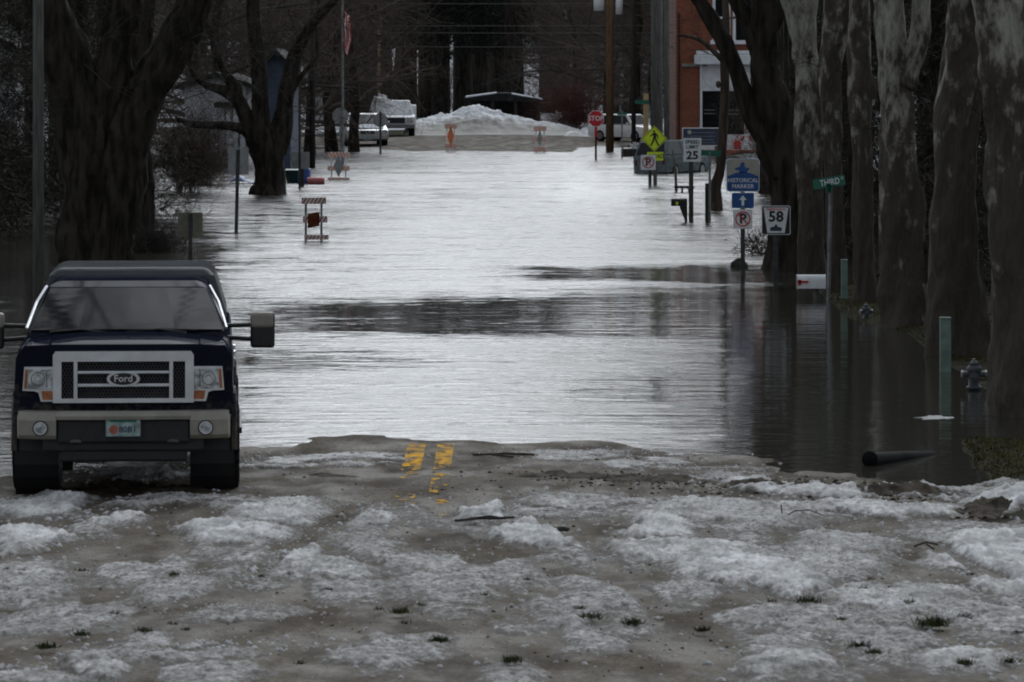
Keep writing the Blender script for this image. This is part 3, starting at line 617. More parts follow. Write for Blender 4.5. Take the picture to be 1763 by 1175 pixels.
for i in range(15): bs.append(('L', at(rn.uniform(330, 610), 100, rn.uniform(165, 240)), 'leafless brown tree in the thicket behind the gnarled tree on the left', 'leafless trees behind the gnarled tree'))
for i in range(13): bs.append(('R', at(rn.uniform(985, 1180), 100, rn.uniform(225, 290)), 'leafless grey tree behind the stop sign and the utility poles', 'leafless trees behind the stop sign'))
for i in range(9): bs.append(('X', at(rn.uniform(1290, 1400), 100, rn.uniform(215, 290)), 'leafless tree behind the brick building', 'leafless trees behind the brick building'))
for i in range(44): 
    x = -75 + 150 * (i + rn.random()) / 44
    if -7 < x < 2: x -= 9.5
    bs.append(('F', Vector((x, rn.uniform(292, 350), 0)), 'leafless tree in the dark river wood at the end of the street', 'leafless trees of the far river wood'))
for x_q, y_q in ((11.5, 226), (13.5, 232), (15.5, 228), (17.5, 236)): bs.append(('F', Vector((x_q, y_q, 0)), 'added tall leafless tree behind the brick building, blocking sky in the water reflection', 'tall leafless trees added behind the brick building'))  # added to cover the bright sky mirrored in the calm water
for i in range(8): bs.append(('E', Vector((-22 + rn.uniform(-3, 4), 95 + 14 * i, 0)), 'leafless tree behind the thicket on the left', 'leafless trees far left'))
for i, (k, p, lb, gr) in enumerate(bs):
    o = bt[i] if i < 3 else copy_tree(bt[i % 3]); o.location = (p.x, p.y, G(p.x, p.y) - .1); o.rotation_euler.z = rn.uniform(0, 6.28)
    s_ = rn.uniform(1.6, 2.0) if k == 'F' else rn.uniform(.75, 1.05); o.scale = (s_, s_, s_); o['label'] = lb; o['group'] = gr
# ------------------------------------------------------------------ signs and posts
def post_thing(name, x, y, label, cat, z=0, group=None, rz=0, D=None):
    b = on(x, y, z) if D is None else at(x, y, D); b.z = z; return thing(name, b, label, cat, group, rz)
def S(D): return D / F      # metres per photo pixel at depth D
def tubez(mb, x, y, z0, z1, r, m, n=8, dx=0): mb.tube([(x, y, z0), (x + dx * .5, y, (z0 + z1) / 2), (x + dx, y, z1)], r, m, n)
def uchan(mb, z0, z1, m='steel_dark', w=.055, dx=0, y=.02): # U-channel post
    k = dx
    for xx, ww, yy, dd in ((0, w, y, .008), (-w / 2, .01, y + .016, .03), (w / 2, .01, y + .016, .03)):
        mb.add([(xx - ww / 2, yy - dd / 2, z0), (xx + ww / 2, yy - dd / 2, z0), (xx + ww / 2, yy + dd / 2, z0), (xx - ww / 2, yy + dd / 2, z0),
                (xx - ww / 2 + k, yy - dd / 2, z1), (xx + ww / 2 + k, yy - dd / 2, z1), (xx + ww / 2 + k, yy + dd / 2, z1), (xx - ww / 2 + k, yy + dd / 2, z1)],
               [(0, 3, 2, 1), (4, 5, 6, 7), (0, 1, 5, 4), (1, 2, 6, 5), (2, 3, 7, 6), (3, 0, 4, 7)], m)
def rrect(cx_, cz_, w, h, r=.03, k=4):
    p = []
    for sx, sz, a0 in ((1, 1, 0), (-1, 1, 90), (-1, -1, 180), (1, -1, 270)):
        for j in range(k + 1): a = R(a0 + 90 * j / k); p.append((cx_ + sx * (w / 2 - r) + r * math.cos(a), cz_ + sz * (h / 2 - r) + r * math.sin(a)))
    return p
def noparking(mb, c, s, y=0):   # s = side length
    z = c[1]; x = c[0]
    mb.prism(rrect(x, z, s, s, s * .07), y, y + .003, 'sign_white')
    mb.disc((x, y - .004, z), s * .40, 'sign_red', .003, 28, r_in=s * .335)
    mb.text('P', s * .72, x, z, y - .004, 'sign_black', bold=.03)
    a = R(45); r = s * .35; w = s * .032
    mb.prism([(x - r * math.cos(a) - w * .7, z + r * math.sin(a) - w * .7), (x + r * math.cos(a) - w * .7, z - r * math.sin(a) - w * .7), (x + r * math.cos(a) + w * .7, z - r * math.sin(a) + w * .7), (x - r * math.cos(a) + w * .7, z + r * math.sin(a) + w * .7)], y - .009, y - .006, 'sign_red')
# historical marker stack
t = post_thing('marker_sign', 1279, 478, 'blue and beige historical marker sign with arrow and no parking panels on one post', 'sign'); D = Dg(478); k = S(D)
zz = lambda y: H - (y - HY) * k
m = MB(); uchan(m, -.6, zz(276), 'steel_dark', .07); m.build('post', t)
m = MB(); w = 57 * k; cz_ = zz(302)
m.prism(rrect(0, cz_, w, w, .05), 0, .004, 'sign_white'); m.prism(rrect(0, cz_, w * .955, w * .955, .045), -.004, -.001, 'sign_blue')
m.prism([(p[0], max(p[1], cz_ + .02 - .03)) for p in rrect(0, cz_, w * .93, w * .93, .04)], -.008, -.005, 'sign_beige')
h = w / 2
m.prism([(-h * .93, cz_ - .02), (-h * .5, cz_ + h * .12), (-h * .12, cz_ + h * .2), (h * .15, cz_ + h * .2), (h * .55, cz_ + h * .1), (h * .93, cz_ - .02)], -.012, -.009, 'sign_blue')
m.prism([(-h * .5, cz_ + h * .33), (-h * .45, cz_ + h * .45), (-h * .2, cz_ + h * .5), (-h * .12, cz_ + h * .72), (0, cz_ + h * .82), (h * .1, cz_ + h * .72), (h * .12, cz_ + h * .5), (h * .4, cz_ + h * .42), (h * .3, cz_ + h * .26), (h * .2, cz_ + h * .15), (-h * .2, cz_ + h * .15), (-h * .25, cz_ + h * .3)], -.012, -.009, 'sign_blue')
m.text('HISTORICAL', w * .175, 0, cz_ - h * .32, -.010, 'sign_white', .95, .012); m.text('MARKER', w * .175, 0, cz_ - h * .68, -.010, 'sign_white', 1.0, .012)
m.build('marker_panel', t)
m = MB(); c2 = zz(345.5); m.prism(rrect(0, c2, 39 * k, 27 * k, .03), 0, .004, 'sign_white'); m.prism(rrect(0, c2, 37.5 * k, 25.5 * k, .025), -.004, -.001, 'sign_blue')
a = 9 * k; m.prism([(-a * .25, c2 - a), (a * .25, c2 - a), (a * .25, c2 + a * .1), (a * .72, c2 + a * .1), (0, c2 + a), (-a * .72, c2 + a * .1), (-a * .25, c2 + a * .1)], -.008, -.005, 'sign_white'); m.build('arrow_panel', t)
m = MB(); noparking(m, (0, zz(377.5)), 33 * k); m.build('no_parking_panel', t)
# route 58
t = post_thing('route_sign', 1336, 498, 'black and white route 58 shield-shaped sign on a dark post', 'sign'); D = Dg(498); k = S(D); zz = lambda y: H - (y - HY) * k
m = MB(); uchan(m, -.6, zz(362), 'steel_dark', .075, dx=0); m.build('post', t)
m = MB(); w = 50 * k; c0 = zz(379.5); m.prism(rrect(0, c0, w, w, .03), 0, .004, 'sign_white'); m.prism(rrect(0, c0, w * .95, w * .95, .025), -.004, -.001, 'sign_black')
h = w / 2; m.prism([(-h * .86, c0 + h * .88), (-h * .60, c0 - h * .88), (h * .60, c0 - h * .88), (h * .86, c0 + h * .88)][::-1], -.008, -.005, 'sign_white')
m.text('NEBRASKA', w * .13, 0, c0 + h * .74, -.010, 'sign_red', 1.0, .01); m.text('58', w * .5, 0, c0 + h * .22, -.010, 'sign_black', 1.05, .03)
m.prism([(-h * .42, c0 - h * .74), (-h * .4, c0 - h * .5), (-h * .1, c0 - h * .42), (-.012, c0 - h * .3), (.012, c0 - h * .3), (h * .1, c0 - h * .45), (h * .4, c0 - h * .52), (h * .38, c0 - h * .74)][::-1], -.012, -.009, 'sign_navy')
m.disc((0, -.012, c0 - h * .36), .018, 'sign_black', .003); m.build('sign_panel', t)
# speed limit
t = post_thing('speed_limit_sign', 1190, 382, 'white speed limit 25 sign on a rusty post standing in the water', 'sign'); D = Dg(382); k = S(D); zz = lambda y: H - (y - HY) * k
m = MB(); uchan(m, -.5, zz(245), 'steel_dark', .10); m.build('post', t)
m = MB(); c0 = zz(258.5); w = 31 * k; hh = 41 * k; x0 = 2 * k; m.prism(rrect(x0, c0, w, hh, .02), 0, .004, 'sign_white'); 
m.text('SPEED', w * .27, x0, c0 + hh * .33, -.003, 'sign_black', 1.1, .02); m.text('LIMIT', w * .27, x0, c0 + hh * .12, -.003, 'sign_black', 1.1, .02); m.text('25', w * .62, x0, c0 - hh * .24, -.003, 'sign_black', 1.1, .03); m.build('sign_panel', t)
# pedestrian crossing
t = post_thing('crossing_sign', 1128, 319, 'lime diamond pedestrian crossing sign with a plaque on a thick pale post', 'sign'); D = Dg(319); k = S(D); zz = lambda y: H - (y - HY) * k
m = MB(); m.box((0, .05, zz(270) / 2 - .1), (.12, .06, zz(270) + .2), 'pole_grey'); m.box((-.14, .04, .3), (.06, .05, 1.0), 'pole_dark'); m.build('post', t)
m = MB(); c0 = zz(239); x0 = -1.5 * k; d = 22.5 * k; m.prism([(x0, c0 - d), (x0 + d, c0), (x0, c0 + d), (x0 - d, c0)], 0, .004, 'sign_lime')
d2 = d * .93; d3 = d * .88
for i in range(4):
    q = [(x0, c0 - 1), (x0 + 1, c0), (x0, c0 + 1), (x0 - 1, c0)]; A, B = q[i], q[(i + 1) % 4]; f = lambda P, s_: (x0 + (P[0] - x0) * s_, c0 + (P[1] - c0) * s_)
    m.prism([f(A, d2), f(B, d2), f(B, d3), f(A, d3)], -.003, -.001, 'sign_black')
P = lambda *q: [(x0 + a * d, c0 + b * d) for a, b in q]
m.disc((x0 - .02 * d, -.005, c0 + .56 * d), .085 * d, 'sign_black')
m.prism(P((-.10, .44), (.10, .46), (.17, .36), (.12, -.02), (-.10, -.02), (-.08, .2))[::-1], -.005, -.002, 'sign_black')
m.prism(P((-.08, .44), (-.34, .20), (-.30, .13), (-.06, .30))[::-1], -.006, -.003, 'sign_black'); m.prism(P((.12, .44), (.30, .24), (.28, -.0), (.22, .0), (.22, .2), (.08, .34)), -.006, -.003, 'sign_black')
m.prism(P((-.10, .02), (.02, .02), (-.02, -.2), (-.20, -.55), (-.32, -.52), (-.16, -.2))[::-1], -.007, -.004, 'sign_black'); m.prism(P((.0, .04), (.13, .04), (.22, -.18), (.38, -.52), (.28, -.58), (.10, -.22))[::-1], -.007, -.004, 'sign_black')
m.build('diamond_panel', t)
m = MB(); c0 = zz(269.5); m.prism(rrect(0, c0, 28 * k, 15 * k, .02), -.002, .002, 'sign_lime'); m.text('AHEAD', 10 * k, 1 * k, c0, -.005, 'sign_black', .85, .02); m.build('plaque', t)
# no parking on thin post
t = post_thing('no_parking_sign', 1118, 322, 'small white no parking sign on a thin post in front of the pedestrian crossing sign', 'sign'); D = Dg(322); k = S(D); zz = lambda y: H - (y - HY) * k
m = MB(); uchan(m, -.4, zz(270), 'steel_dark', .05); m.build('post', t)
m = MB(); noparking(m, (-2 * k, zz(280)), 26 * k); m.build('sign_panel', t)
# STOP
def octa(cx_, cz_, r): return [(cx_ + r * math.cos(R(22.5 + 45 * i)), cz_ + r * math.sin(R(22.5 + 45 * i))) for i in range(8)]
t = post_thing('stop_sign', 1026, 276, 'red stop sign on a dark red post before the thick wooden utility pole', 'stop sign'); D = Dg(276); k = S(D); zz = lambda y: H - (y - HY) * k
m = MB(); uchan(m, -.4, zz(190), 'rust', .07); m.box((0, -.01, zz(228)), (.11, .01, .35), 'sign_red'); m.build('post', t)
m = MB(); r = 14.9 * k; c0 = zz(204.5); m.prism(octa(0, c0, r), 0, .004, 'sign_white'); m.prism(octa(0, c0, r * .94), -.004, -.001, 'sign_red'); m.text('STOP', r * .78, 0, c0, -.006, 'sign_white', .95, .02); m.build('sign_panel', t)
# backs of stop signs
for x, yb, yc, rp, lb, wd in ((586, 262, 200, 14.5, 'pale back of a stop sign on a thin bright post beside the flagpole', .045), (655, 266, 207, 13, 'grey back of a stop sign on a dark post in front of the bucket truck', .07)):
    D = 183 if x < 600 else Dg(266); k = S(D); b = at(x, yb, D); b.z = 0
    t = thing('stop_sign', b, lb, 'stop sign'); zz = lambda y: H - (y - HY) * k
    m = MB(); uchan(m, -.4, zz(yc) + .35, 'steel' if x < 600 else 'steel_dark', wd, y=-.01); m.build('post', t)
    m = MB(); m.prism(octa(0, zz(yc), rp * k), .015, .02, 'sign_back'); m.build('sign_panel', t)
# rectangular backs
for (x, yb, x0, x1, y0, y1, mt, lb, tp) in ((406, 399, 393, 428, 254, 301, 'sign_back', 'tall grey back of a rectangular road sign leaning over the blue tarp', 258), (328, 450, 306, 349, 366, 408, 'sign_back_olive', 'low square olive-grey sign back on a short dark post', 368),
                                       (516, 326, 501, 533, 262, 291, 'sign_back', 'small grey sign back on a very tall thin post by the green bin', 60)):
    D = Dg(yb); k = S(D); t = thing('road_sign', on(x, yb), lb, 'sign'); zz = lambda y: H - (y - HY) * k
    m = MB(); uchan(m, -.4, zz(tp), 'steel_dark', .07 if x != 516 else .06, dx=4 * k if x == 406 else 0, y=-.02); m.build('post', t)
    m = MB(); m.prism(rrect((x0 + x1) / 2 * k - x * k, zz((y0 + y1) / 2), (x1 - x0) * k, (y1 - y0) * k, .03), .005, .010, mt); m.build('sign_panel', t)
t = post_thing('short_post', 521, 321, 'short dark post standing beside the blue barrel', 'post'); m = MB(); m.tube([(0, 0, -.3), (-.02, 0, .95)], .06, 'pole_dark'); m.box((-.02, 0, .96), (.13, .13, .03), 'pole_dark'); m.build('shaft', t)
# street name signs
t = post_thing('street_name_sign', 1425, 517, 'green THIRD street name sign on a slender leaning grey post', 'street sign'); D = Dg(517); k = S(D); zz = lambda y: H - (y - HY) * k
m = MB(); m.tube([(0, 0, -.5), (5 * k, 0, zz(330))], .035, 'steel', 8); m.tube([(5 * k, 0, zz(332)), (5 * k, 0, zz(316))], .03, 'sign_green', 8); m.build('post', t)
m = MB(); m.prism(rrect(0, 0, .58, .17, .02), 0, .006, 'sign_green'); m.text('THIRD', .145, .02, -.005, -.002, 'sign_white', .85, .012); m.text('ST', .06, .25, .03, -.002, 'sign_white', .8, .01)
o = m.build('name_blade', t); o.location = (2 * k, 0, zz(314)); o.rotation_euler = (0, R(-9), R(-28))
m = MB(); m.prism(rrect(0, 0, .58, .15, .02), 0, .006, 'sign_green'); o = m.build('name_blade', t); o.location = (2 * k, 0, zz(324)); o.rotation_euler = (0, 0, R(76))
t = post_thing('street_name_sign', 1222, 382, 'faded green street name blade on a thin post right of the speed limit sign', 'street sign'); D = Dg(382); k = S(D); zz = lambda y: H - (y - HY) * k
m = MB(); m.tube([(0, 0, -.5), (0, 0, zz(262))], .03, 'steel', 8); m.build('post', t)
m = MB(); m.box((2 * k, 0, zz(264)), (34 * k, .006, 10 * k), 'sign_green', ry=R(3)); m.build('name_blade', t)
for x, yb, x0, x1, yy, lb, Dz in ((1105, 262, 1093, 1117, 176, 'green street name blade fixed near the top of the yellow post', 186), (1071, 274, 1063, 1079, 196, 'tiny dark green street name sign on a thin post before the white vehicle', 177)):
    k = S(Dz); b = at(x if x == 1071 else 1112, yb, Dz); b.z = G(b.x, b.y) if x != 1071 else 0; zz = lambda y: H - (y - HY) * k - b.z
    t = thing('street_name_sign', b, lb, 'street sign'); m = MB()
    if x == 1105: m.box((0, 0, zz(162) / 2 - .1), (9 * k, .18, zz(162) + .2), 'pole_yellow'); m.build('post', t, bevel=.01); px0 = 1112
    else: m.tube([(0, 0, -.3), (0, 0, zz(190))], .03, 'steel'); m.build('post', t); px0 = x
    m = MB(); m.box((((x0 + x1) / 2 - px0) * k, -.12 if x == 1105 else 0, zz(yy)), ((x1 - x0) * k, .01, (6.5 if x == 1105 else 5) * k), 'sign_green'); 
    if x == 1105: pass
    m.build('name_blade', t)
# blue information board
D = 170; k = S(D); b = at(1207, 262, D); b.z = G(b.x, b.y); t = thing('notice_board', b, 'dark blue notice board with a small round emblem behind the speed limit sign', 'sign'); zz = lambda y: H - (y - HY) * k - b.z
m = MB(); m.box((0, 0, zz(236)), (62 * k, .08, 29 * k), 'sign_navy'); 
for i, (yy, w_) in enumerate(((228.5, 38), (235, 48), (241, 44), (246, 50))): m.box((4 * k if i == 0 else 0, -.043, zz(yy)), (w_ * k, .006, 1.2 * k), 'steel')
m.disc((-20 * k, -.046, zz(228)), 3.6 * k, 'sign_beige', .005); m.build('board', t)
m = MB(); m.box((0, 0, zz(221) + .0), (64 * k, .1, 1.4 * k), 'sign_white'); m.box((-31.8 * k, 0, zz(236)), (1.4 * k, .1, 29 * k), 'sign_white'); m.box((31.8 * k, 0, zz(236)), (1.4 * k, .1, 29 * k), 'sign_white'); m.box((0, 0, zz(251)), (64 * k, .1, 1.2 * k), 'sign_white'); m.build('frame', t)
m = MB(); [m.box((s_ * 26 * k, .05, zz(250) / 2), (.1, .09, zz(250)), 'pole_grey') for s_ in (-1, 1)]; m.build('post', t)

# barricades
def barricade(x, y, label, k_, w, h, rails, third=None, sgn=None, D=None, rot=0, light=True, off=0):
    if D: b = at(x, y, D); b.z = G(b.x, b.y)
    else: b = on(x, y); D = b.y
    k = S(D); t = thing('barricade', b, label, 'barricade', 'striped barricades across the flooded street', rz=rot)
    for s_ in (-1, 1):
        m = MB(); m.box((s_ * w * .32 * k + 0, 0, h * k / 2), (.05, .035, h * k), 'bar_white' if light else 'steel'); m.box((s_ * w * .32 * k, 0, -.0), (.06, .7, .05), 'steel'); m.build('upright', t)
    for i, (z, hw, sty) in enumerate(rails):
        m = MB(); zc_ = (h - z) * k; ww = w * k; hh = hw * k; xo = off * z * k; n = 7; m.box((xo, -.03, zc_), (ww, .025, hh), 'bar_white')
        for j in range(-1, n):
            a = -ww / 2 + ww * (j + .1) / (n - .5); c = ww / n * .52; s2 = hh * (.55 if sty > 0 else -.55)
            q = [(a, -hh / 2), (a + c, -hh / 2), (a + c + s2, hh / 2), (a + s2, hh / 2)]
            q = [(min(max(u, -ww / 2), ww / 2) + xo, zc_ + v * .96) for u, v in q]
            if q[1][0] - q[0][0] + q[2][0] - q[3][0] > .02: m.prism(q, -.048, -.044, 'orange' if light else 'bar_dull_red')
        m.build('rail', t)
    if sgn: sgn(t, k, h)
    return t
def dia(w, h_, mt, z):
    def f(t, k, h): m = MB(); m.prism([(0, (h - z - h_ / 2) * k), (w / 2 * k, (h - z) * k), (0, (h - z + h_ / 2) * k), (-w / 2 * k, (h - z) * k)], -.075, -.068, mt); m.build('diamond_panel', t)
    return f
def sq(t, k, h): m = MB(); m.prism([(-10 * k, (h - 53) * k), (10.5 * k, (h - 49) * k), (10.5 * k, (h - 25) * k), (-10 * k, (h - 28) * k)], -.09, -.08, 'rust'); m.build('sign_panel', t)
barricade(540, 416, 'nearest barricade, dull striped rails with a rust-brown square panel', 0, 42, 76, [(6, 11, 1), (38, 11, 1), (69, 8, 1)], sgn=sq, light=False, off=.07)
barricade(583, 310, 'barricade with orange-white rails and a grey diamond near the pink barrel', 0, 38, 48, [(5, 8, -1), (28, 8, 1), (46, 4, 1)], sgn=dia(17, 40, 'sign_back', 24))
barricade(776, 257, 'barricade with a red-orange diamond in front of the snow pile peak', 0, 20, 48, [(4, 8, 1), (38, 8, 1)], sgn=dia(12, 40, 'orange', 21), D=189)
barricade(930, 259, 'barricade with three striped rails and grey panel right of the snow pile', 0, 22, 46, [(4, 8, 1), (22, 8, 1), (40, 8, 1)], sgn=dia(8, 32, 'sign_back', 20), D=187, rot=-.2)

# utility poles, flagpole, wires
def pole(x, yb, D, w, mt, label, top=10.5, arm=True, name='utility_pole', lean=0, taper=.8):
    b = at(x, yb, D); b.z = G(b.x, b.y) - .3; t = thing(name, b, label, 'utility pole' if 'util' in name else 'pole', 'wooden utility poles' if 'util' in name else None); r = w / 2 * S(D)
    m = MB(); m.tube([(0, 0, 0), (lean * .5, 0, top / 2), (lean, 0, top)], [r, r * (1 + taper) / 2, r * taper], mt, 12, wob=.03); m.build('shaft', t, True)
    if arm:
        m = MB(); m.box((lean, -r - .06, top - .6), (2.4, .1, .12), mt)
        for q in (-1.1, -.4, .4, 1.1): m.tube([(lean + q, -r - .06, top - .5), (lean + q, -r - .06, top - .34)], .05, 'steel')
        m.build('crossarm', t)
    return t, b
pole(66, 512, Dg(512) , 20, 'pole_grey', 'grey utility pole at the left edge behind the pickup mirror')
tp, b = pole(1050, 262, 188, 14, 'pole_wood', 'thick orange-brown utility pole right behind the red stop sign')
k = S(188)
for x0, x1, y0, y1 in ((1022, 1040, -12, 19), (1060, 1072, -12, 25)):
    m = MB(); p = at((x0 + x1) / 2, (y0 + y1) / 2, 187.75) - b; m.tube([p - Vector((0, 0, (y1 - y0) / 2 * k)), p + Vector((0, 0, (y1 - y0) / 2 * k))], (x1 - x0) / 2 * k, 'sign_white', 14); m.tube([p + Vector((0, 0, .2)), (0, 0, p.z + .2)], .04, 'steel'); m.build('transformer', tp, True)
pole(1091, 262, 187.5, 8, 'pole_dark', 'thin dark pole between the white vehicle and the yellow post', arm=False)
pole(1131, 292, 161, 21, 'pole_grey', 'thickest grey utility pole behind the pedestrian crossing sign', taper=.9)
pole(1148, 262, 172, 10, 'pole_grey', 'slim pale grey pole beside the brick corner', arm=False, taper=.95)
pole(538, 289, 162, 10, 'pole_dark', 'dark wooden pole standing in water between the green bin and the barricades')
pole(652, 215, 236, 6, 'pole_yellow', 'faint tan pole rising behind the bucket truck', top=5.6, arm=False, name='wooden_post')
D = 160; k = S(D); b = at(590, 250, D); b.z = 0; t = thing('flagpole', b, 'thin flagpole with a furled striped flag above the pale stop sign back', 'flagpole'); m = MB(); m.tube([(0, 0, -.2), (0, 0, 8.6)], [.05, .03], 'steel', 8); m.build('shaft', t)
b2 = at(594, 90, D) - b
fl = (thing('flag', (b.x, b.y, b.z), 'red and white striped flag hanging limp from the flagpole', 'flag'))
rnf = random.Random(8); 
def flagm(i0, i1, mt, nm):
    m = MB(); n = 7; rows = 16
    for j in range(n):
        if not (i0 <= j < i1): continue
        vs = []; 
        for r_ in range(rows + 1):
            z = (at(0, 18, D).z - at(0, 84, D).z) * (1 - r_ / rows) + at(0, 84, D).z - b.z
            for e in (0, 1):
                u = (j + e) / n; wv_ = .10 * math.sin(u * 9 + r_ * .35) ; vs.append((.05 + (u * .26 + .02 * math.sin(r_ * .8)) * (.55 + .45 * math.sin(r_ * .19 + .4)), wv_, z + (u * -.25)))
        m.add(vs, [(2 * i, 2 * i + 1, 2 * i + 3, 2 * i + 2) for i in range(rows)], mt if not callable(mt) else mt(j))
    o = m.build(nm, fl); s_ = o.modifiers.new('s', 'SOLIDIFY'); s_.thickness = .01
flagm(0, 7, lambda j: 'flag_red' if j % 2 == 0 else 'flag_white', 'stripes')
rnw = random.Random(4)
for i, (ya, yb, lb) in enumerate(((8, 4, 'topmost thin overhead wire crossing the street'), (46, 42, 'second overhead wire from the top'), (56, 57, 'third overhead wire from the top'), (80, 81, 'lowest overhead wire crossing above the snow pile'))):
    D = 188; m = MB(); a = at(-600, ya - 20, D - 0); c = at(2400, yb - 20, D); pts = []
    for j in range(25): f = j / 24; p = a.lerp(c, f); p.z -= (1 - (2 * f - 1) ** 2) * .5 ; pts.append(p - a)
    o = m.tube(pts, .013, 'pole_grey', 4).build('overhead_wire'); o.location = a; tag(o, lb, 'wire', 'overhead wires')

# mailboxes
def mailbox(name, x0, x1, y0, y1, D, px, py, mt, pm, label, dx=0, flag=True):
    k = S(D); b = at(px, py, D); b.z = -.05; t = thing(name, b, label, 'mailbox'); zz = lambda y: H - (y - HY) * k - b.z
    w = (x1 - x0) * k; h = (y1 - y0) * k; x = ((x0 + x1) / 2 - px) * k; z = zz(y1)
    m = MB(); r = h * .42; prof = [(-r, z), (r, z)] + [(r * math.cos(a_), z + h - r + r * math.sin(a_)) for a_ in [math.pi * i / 10 for i in range(11)]]
    m.prismx(prof, x - w / 2, x + w / 2, mt); m.build('box', t, bevel=.006)
    m = MB(); m.prismx([(p[0] * .94, z + (p[1] - z) * .96 + .006) for p in prof], x - w / 2 - .008, x - w / 2 - .001, mt if mt != 'sign_white' else 'steel'); m.build('door', t)
    if flag: m = MB(); m.box((x - w * .3, -r - .012, z + h * .5), (.17, .012, .035), 'sign_red'); m.box((x - w * .42, -r - .012, z + h * .45), (.05, .012, .09), 'sign_red'); m.build('flag', t)
    return t, k, zz, x, w, z
t, k, zz, x, w, z = mailbox('mailbox', 1372, 1421, 473, 497, 76, 1412, 520, 'sign_white', 'pole_grey', 'white rounded mailbox with a red flag on a slanted pale post')
m = MB(); m.tube([(0, 0, -.3), (-9 * k, 0, z - .0)], .055, 'pole_grey', 4); m.build('post', t)
t, k, zz, x, w, z = mailbox('mailbox', 1156, 1183, 342, 355, Dg(383), 1176, 383, 'black_plastic', 'black_plastic', 'black mailbox on a thick dark wooden post left of the speed limit post', flag=False)
m = MB(); m.prism([(-6 * k, z), (7 * k, z), (7 * k, -.3), (3 * k, -.3), (3 * k, .1), (-5 * k, .38)], -.09, .09, 'black_plastic'); m.build('post', t)
m = MB(); m.disc((x - w * .15, -.11, z + .07), .035, 'sign_lime', .004); m.build('sticker', t)
# marker posts, hydrants, pipe, misc
for x, yt, yb, w, lb in ((1627.5, 549, 640, 19, 'nearer and bigger pale green marker post standing in the water by the hydrant'), (1453.5, 449, 520, 11, 'farther pale green marker post on the grassy edge behind the white mailbox')):
    b = on(x, yb); k = S(b.y); t = thing('marker_post', (b.x, b.y, 0), lb, 'post', 'pale green marker posts'); h = (yb - yt) * k
    m = MB(); m.box((0, 0, h / 2 - .15), (w * k, w * k * .7, h + .3), 'marker_green'); m.build('shaft', t, bevel=.012); m = MB(); m.box((0, 0, h + .006), (w * k * 1.08, w * k * .8, .03), 'marker_green'); m.build('cap', t, bevel=.01)
def hydrant(x, yb, s_, label, rz=0):
    b = on(x, yb); t = thing('hydrant', (b.x, b.y, 0), label, 'hydrant', 'small grey hydrants', rz=rz, s=s_)
    m = MB(); m.tube([(0, 0, -.2), (0, 0, .02), (0, 0, .021), (0, 0, .06), (0, 0, .061), (0, 0, .26), (0, 0, .3), (0, 0, .36), (0, 0, .40)], [.08, .08, .12, .12, .085, .09, .115, .115, .06], 'hydrant_grey', 14); m.build('barrel', t, True)
    for q in (-1, 1): m = MB(); m.tube([(q * .07, 0, .25), (q * .17, 0, .25)], .05, 'hydrant_grey', 10); m.tube([(q * .17, 0, .25), (q * .2, 0, .25)], .062, 'steel', 6); m.build('outlet', t)
    m = MB(); m.tube([(0, -.06, .22), (0, -.17, .22)], .065, 'hydrant_grey', 12); m.build('outlet', t)
    m = MB(); m.tube([(0, 0, .39), (0, 0, .44), (0, 0, .46)], [.085, .06, .03], 'hydrant_grey', 12); m.tube([(0, 0, .46), (0, 0, .49)], .025, 'steel', 5); m.build('bonnet', t, True)
hydrant(1677, 672, .78, 'nearer squat hydrant in the water right of the bigger green marker post')
hydrant(1491, 552, .55, 'farther small hydrant on the grass at the foot of the sycamores', .5)
D = 45.2; a = at(1497, 796, D); a.z = .06; c = at(1606, 799, D + 1.3); c.z = -.02; o = thing('drain_pipe', (a.x, a.y, 0), 'short black drain pipe lying half sunk at the edge of the flood', 'pipe')
P0 = Vector((0, 0, a.z)); P1 = Vector((c.x - a.x, c.y - a.y, c.z)); m = MB(); d = P1 - P0
m.tube([P0 + d * f for f in (0, .02, .0201, .5, 1)], [.085, .085, .07, .066, .05], 'pipe_black', 18); m.build('tube', o, True)
def rocky(name, loc, s_, label, cat, seed, mt='rock'):
    rs = np.random.RandomState(seed); import bmesh; bm = bmesh.new(); bmesh.ops.create_icosphere(bm, subdivisions=3, radius=1)
    for v in bm.verts:
        q = v.co.copy(); n_ = float(fbm(q.x * 1.7 + seed + 9, q.y * 1.7 + q.z * 1.3 + 9, 3, seed)); v.co = Vector((q.x * s_[0], q.y * s_[1], q.z * s_[2])) * (.75 + .5 * n_)
    me = bpy.data.meshes.new(name); bm.to_mesh(me); bm.free(); me.materials.append(M(mt)); o = bpy.data.objects.new(name, me); col.objects.link(o); o.location = loc
    if label: tag(o, label, cat)
    return o
b = on(1273, 461); rocky('rock', (b.x, b.y, .02), (.16, .15, .15), 'dark mossy rock lump at the foot of the historical marker post', 'rock', 4)
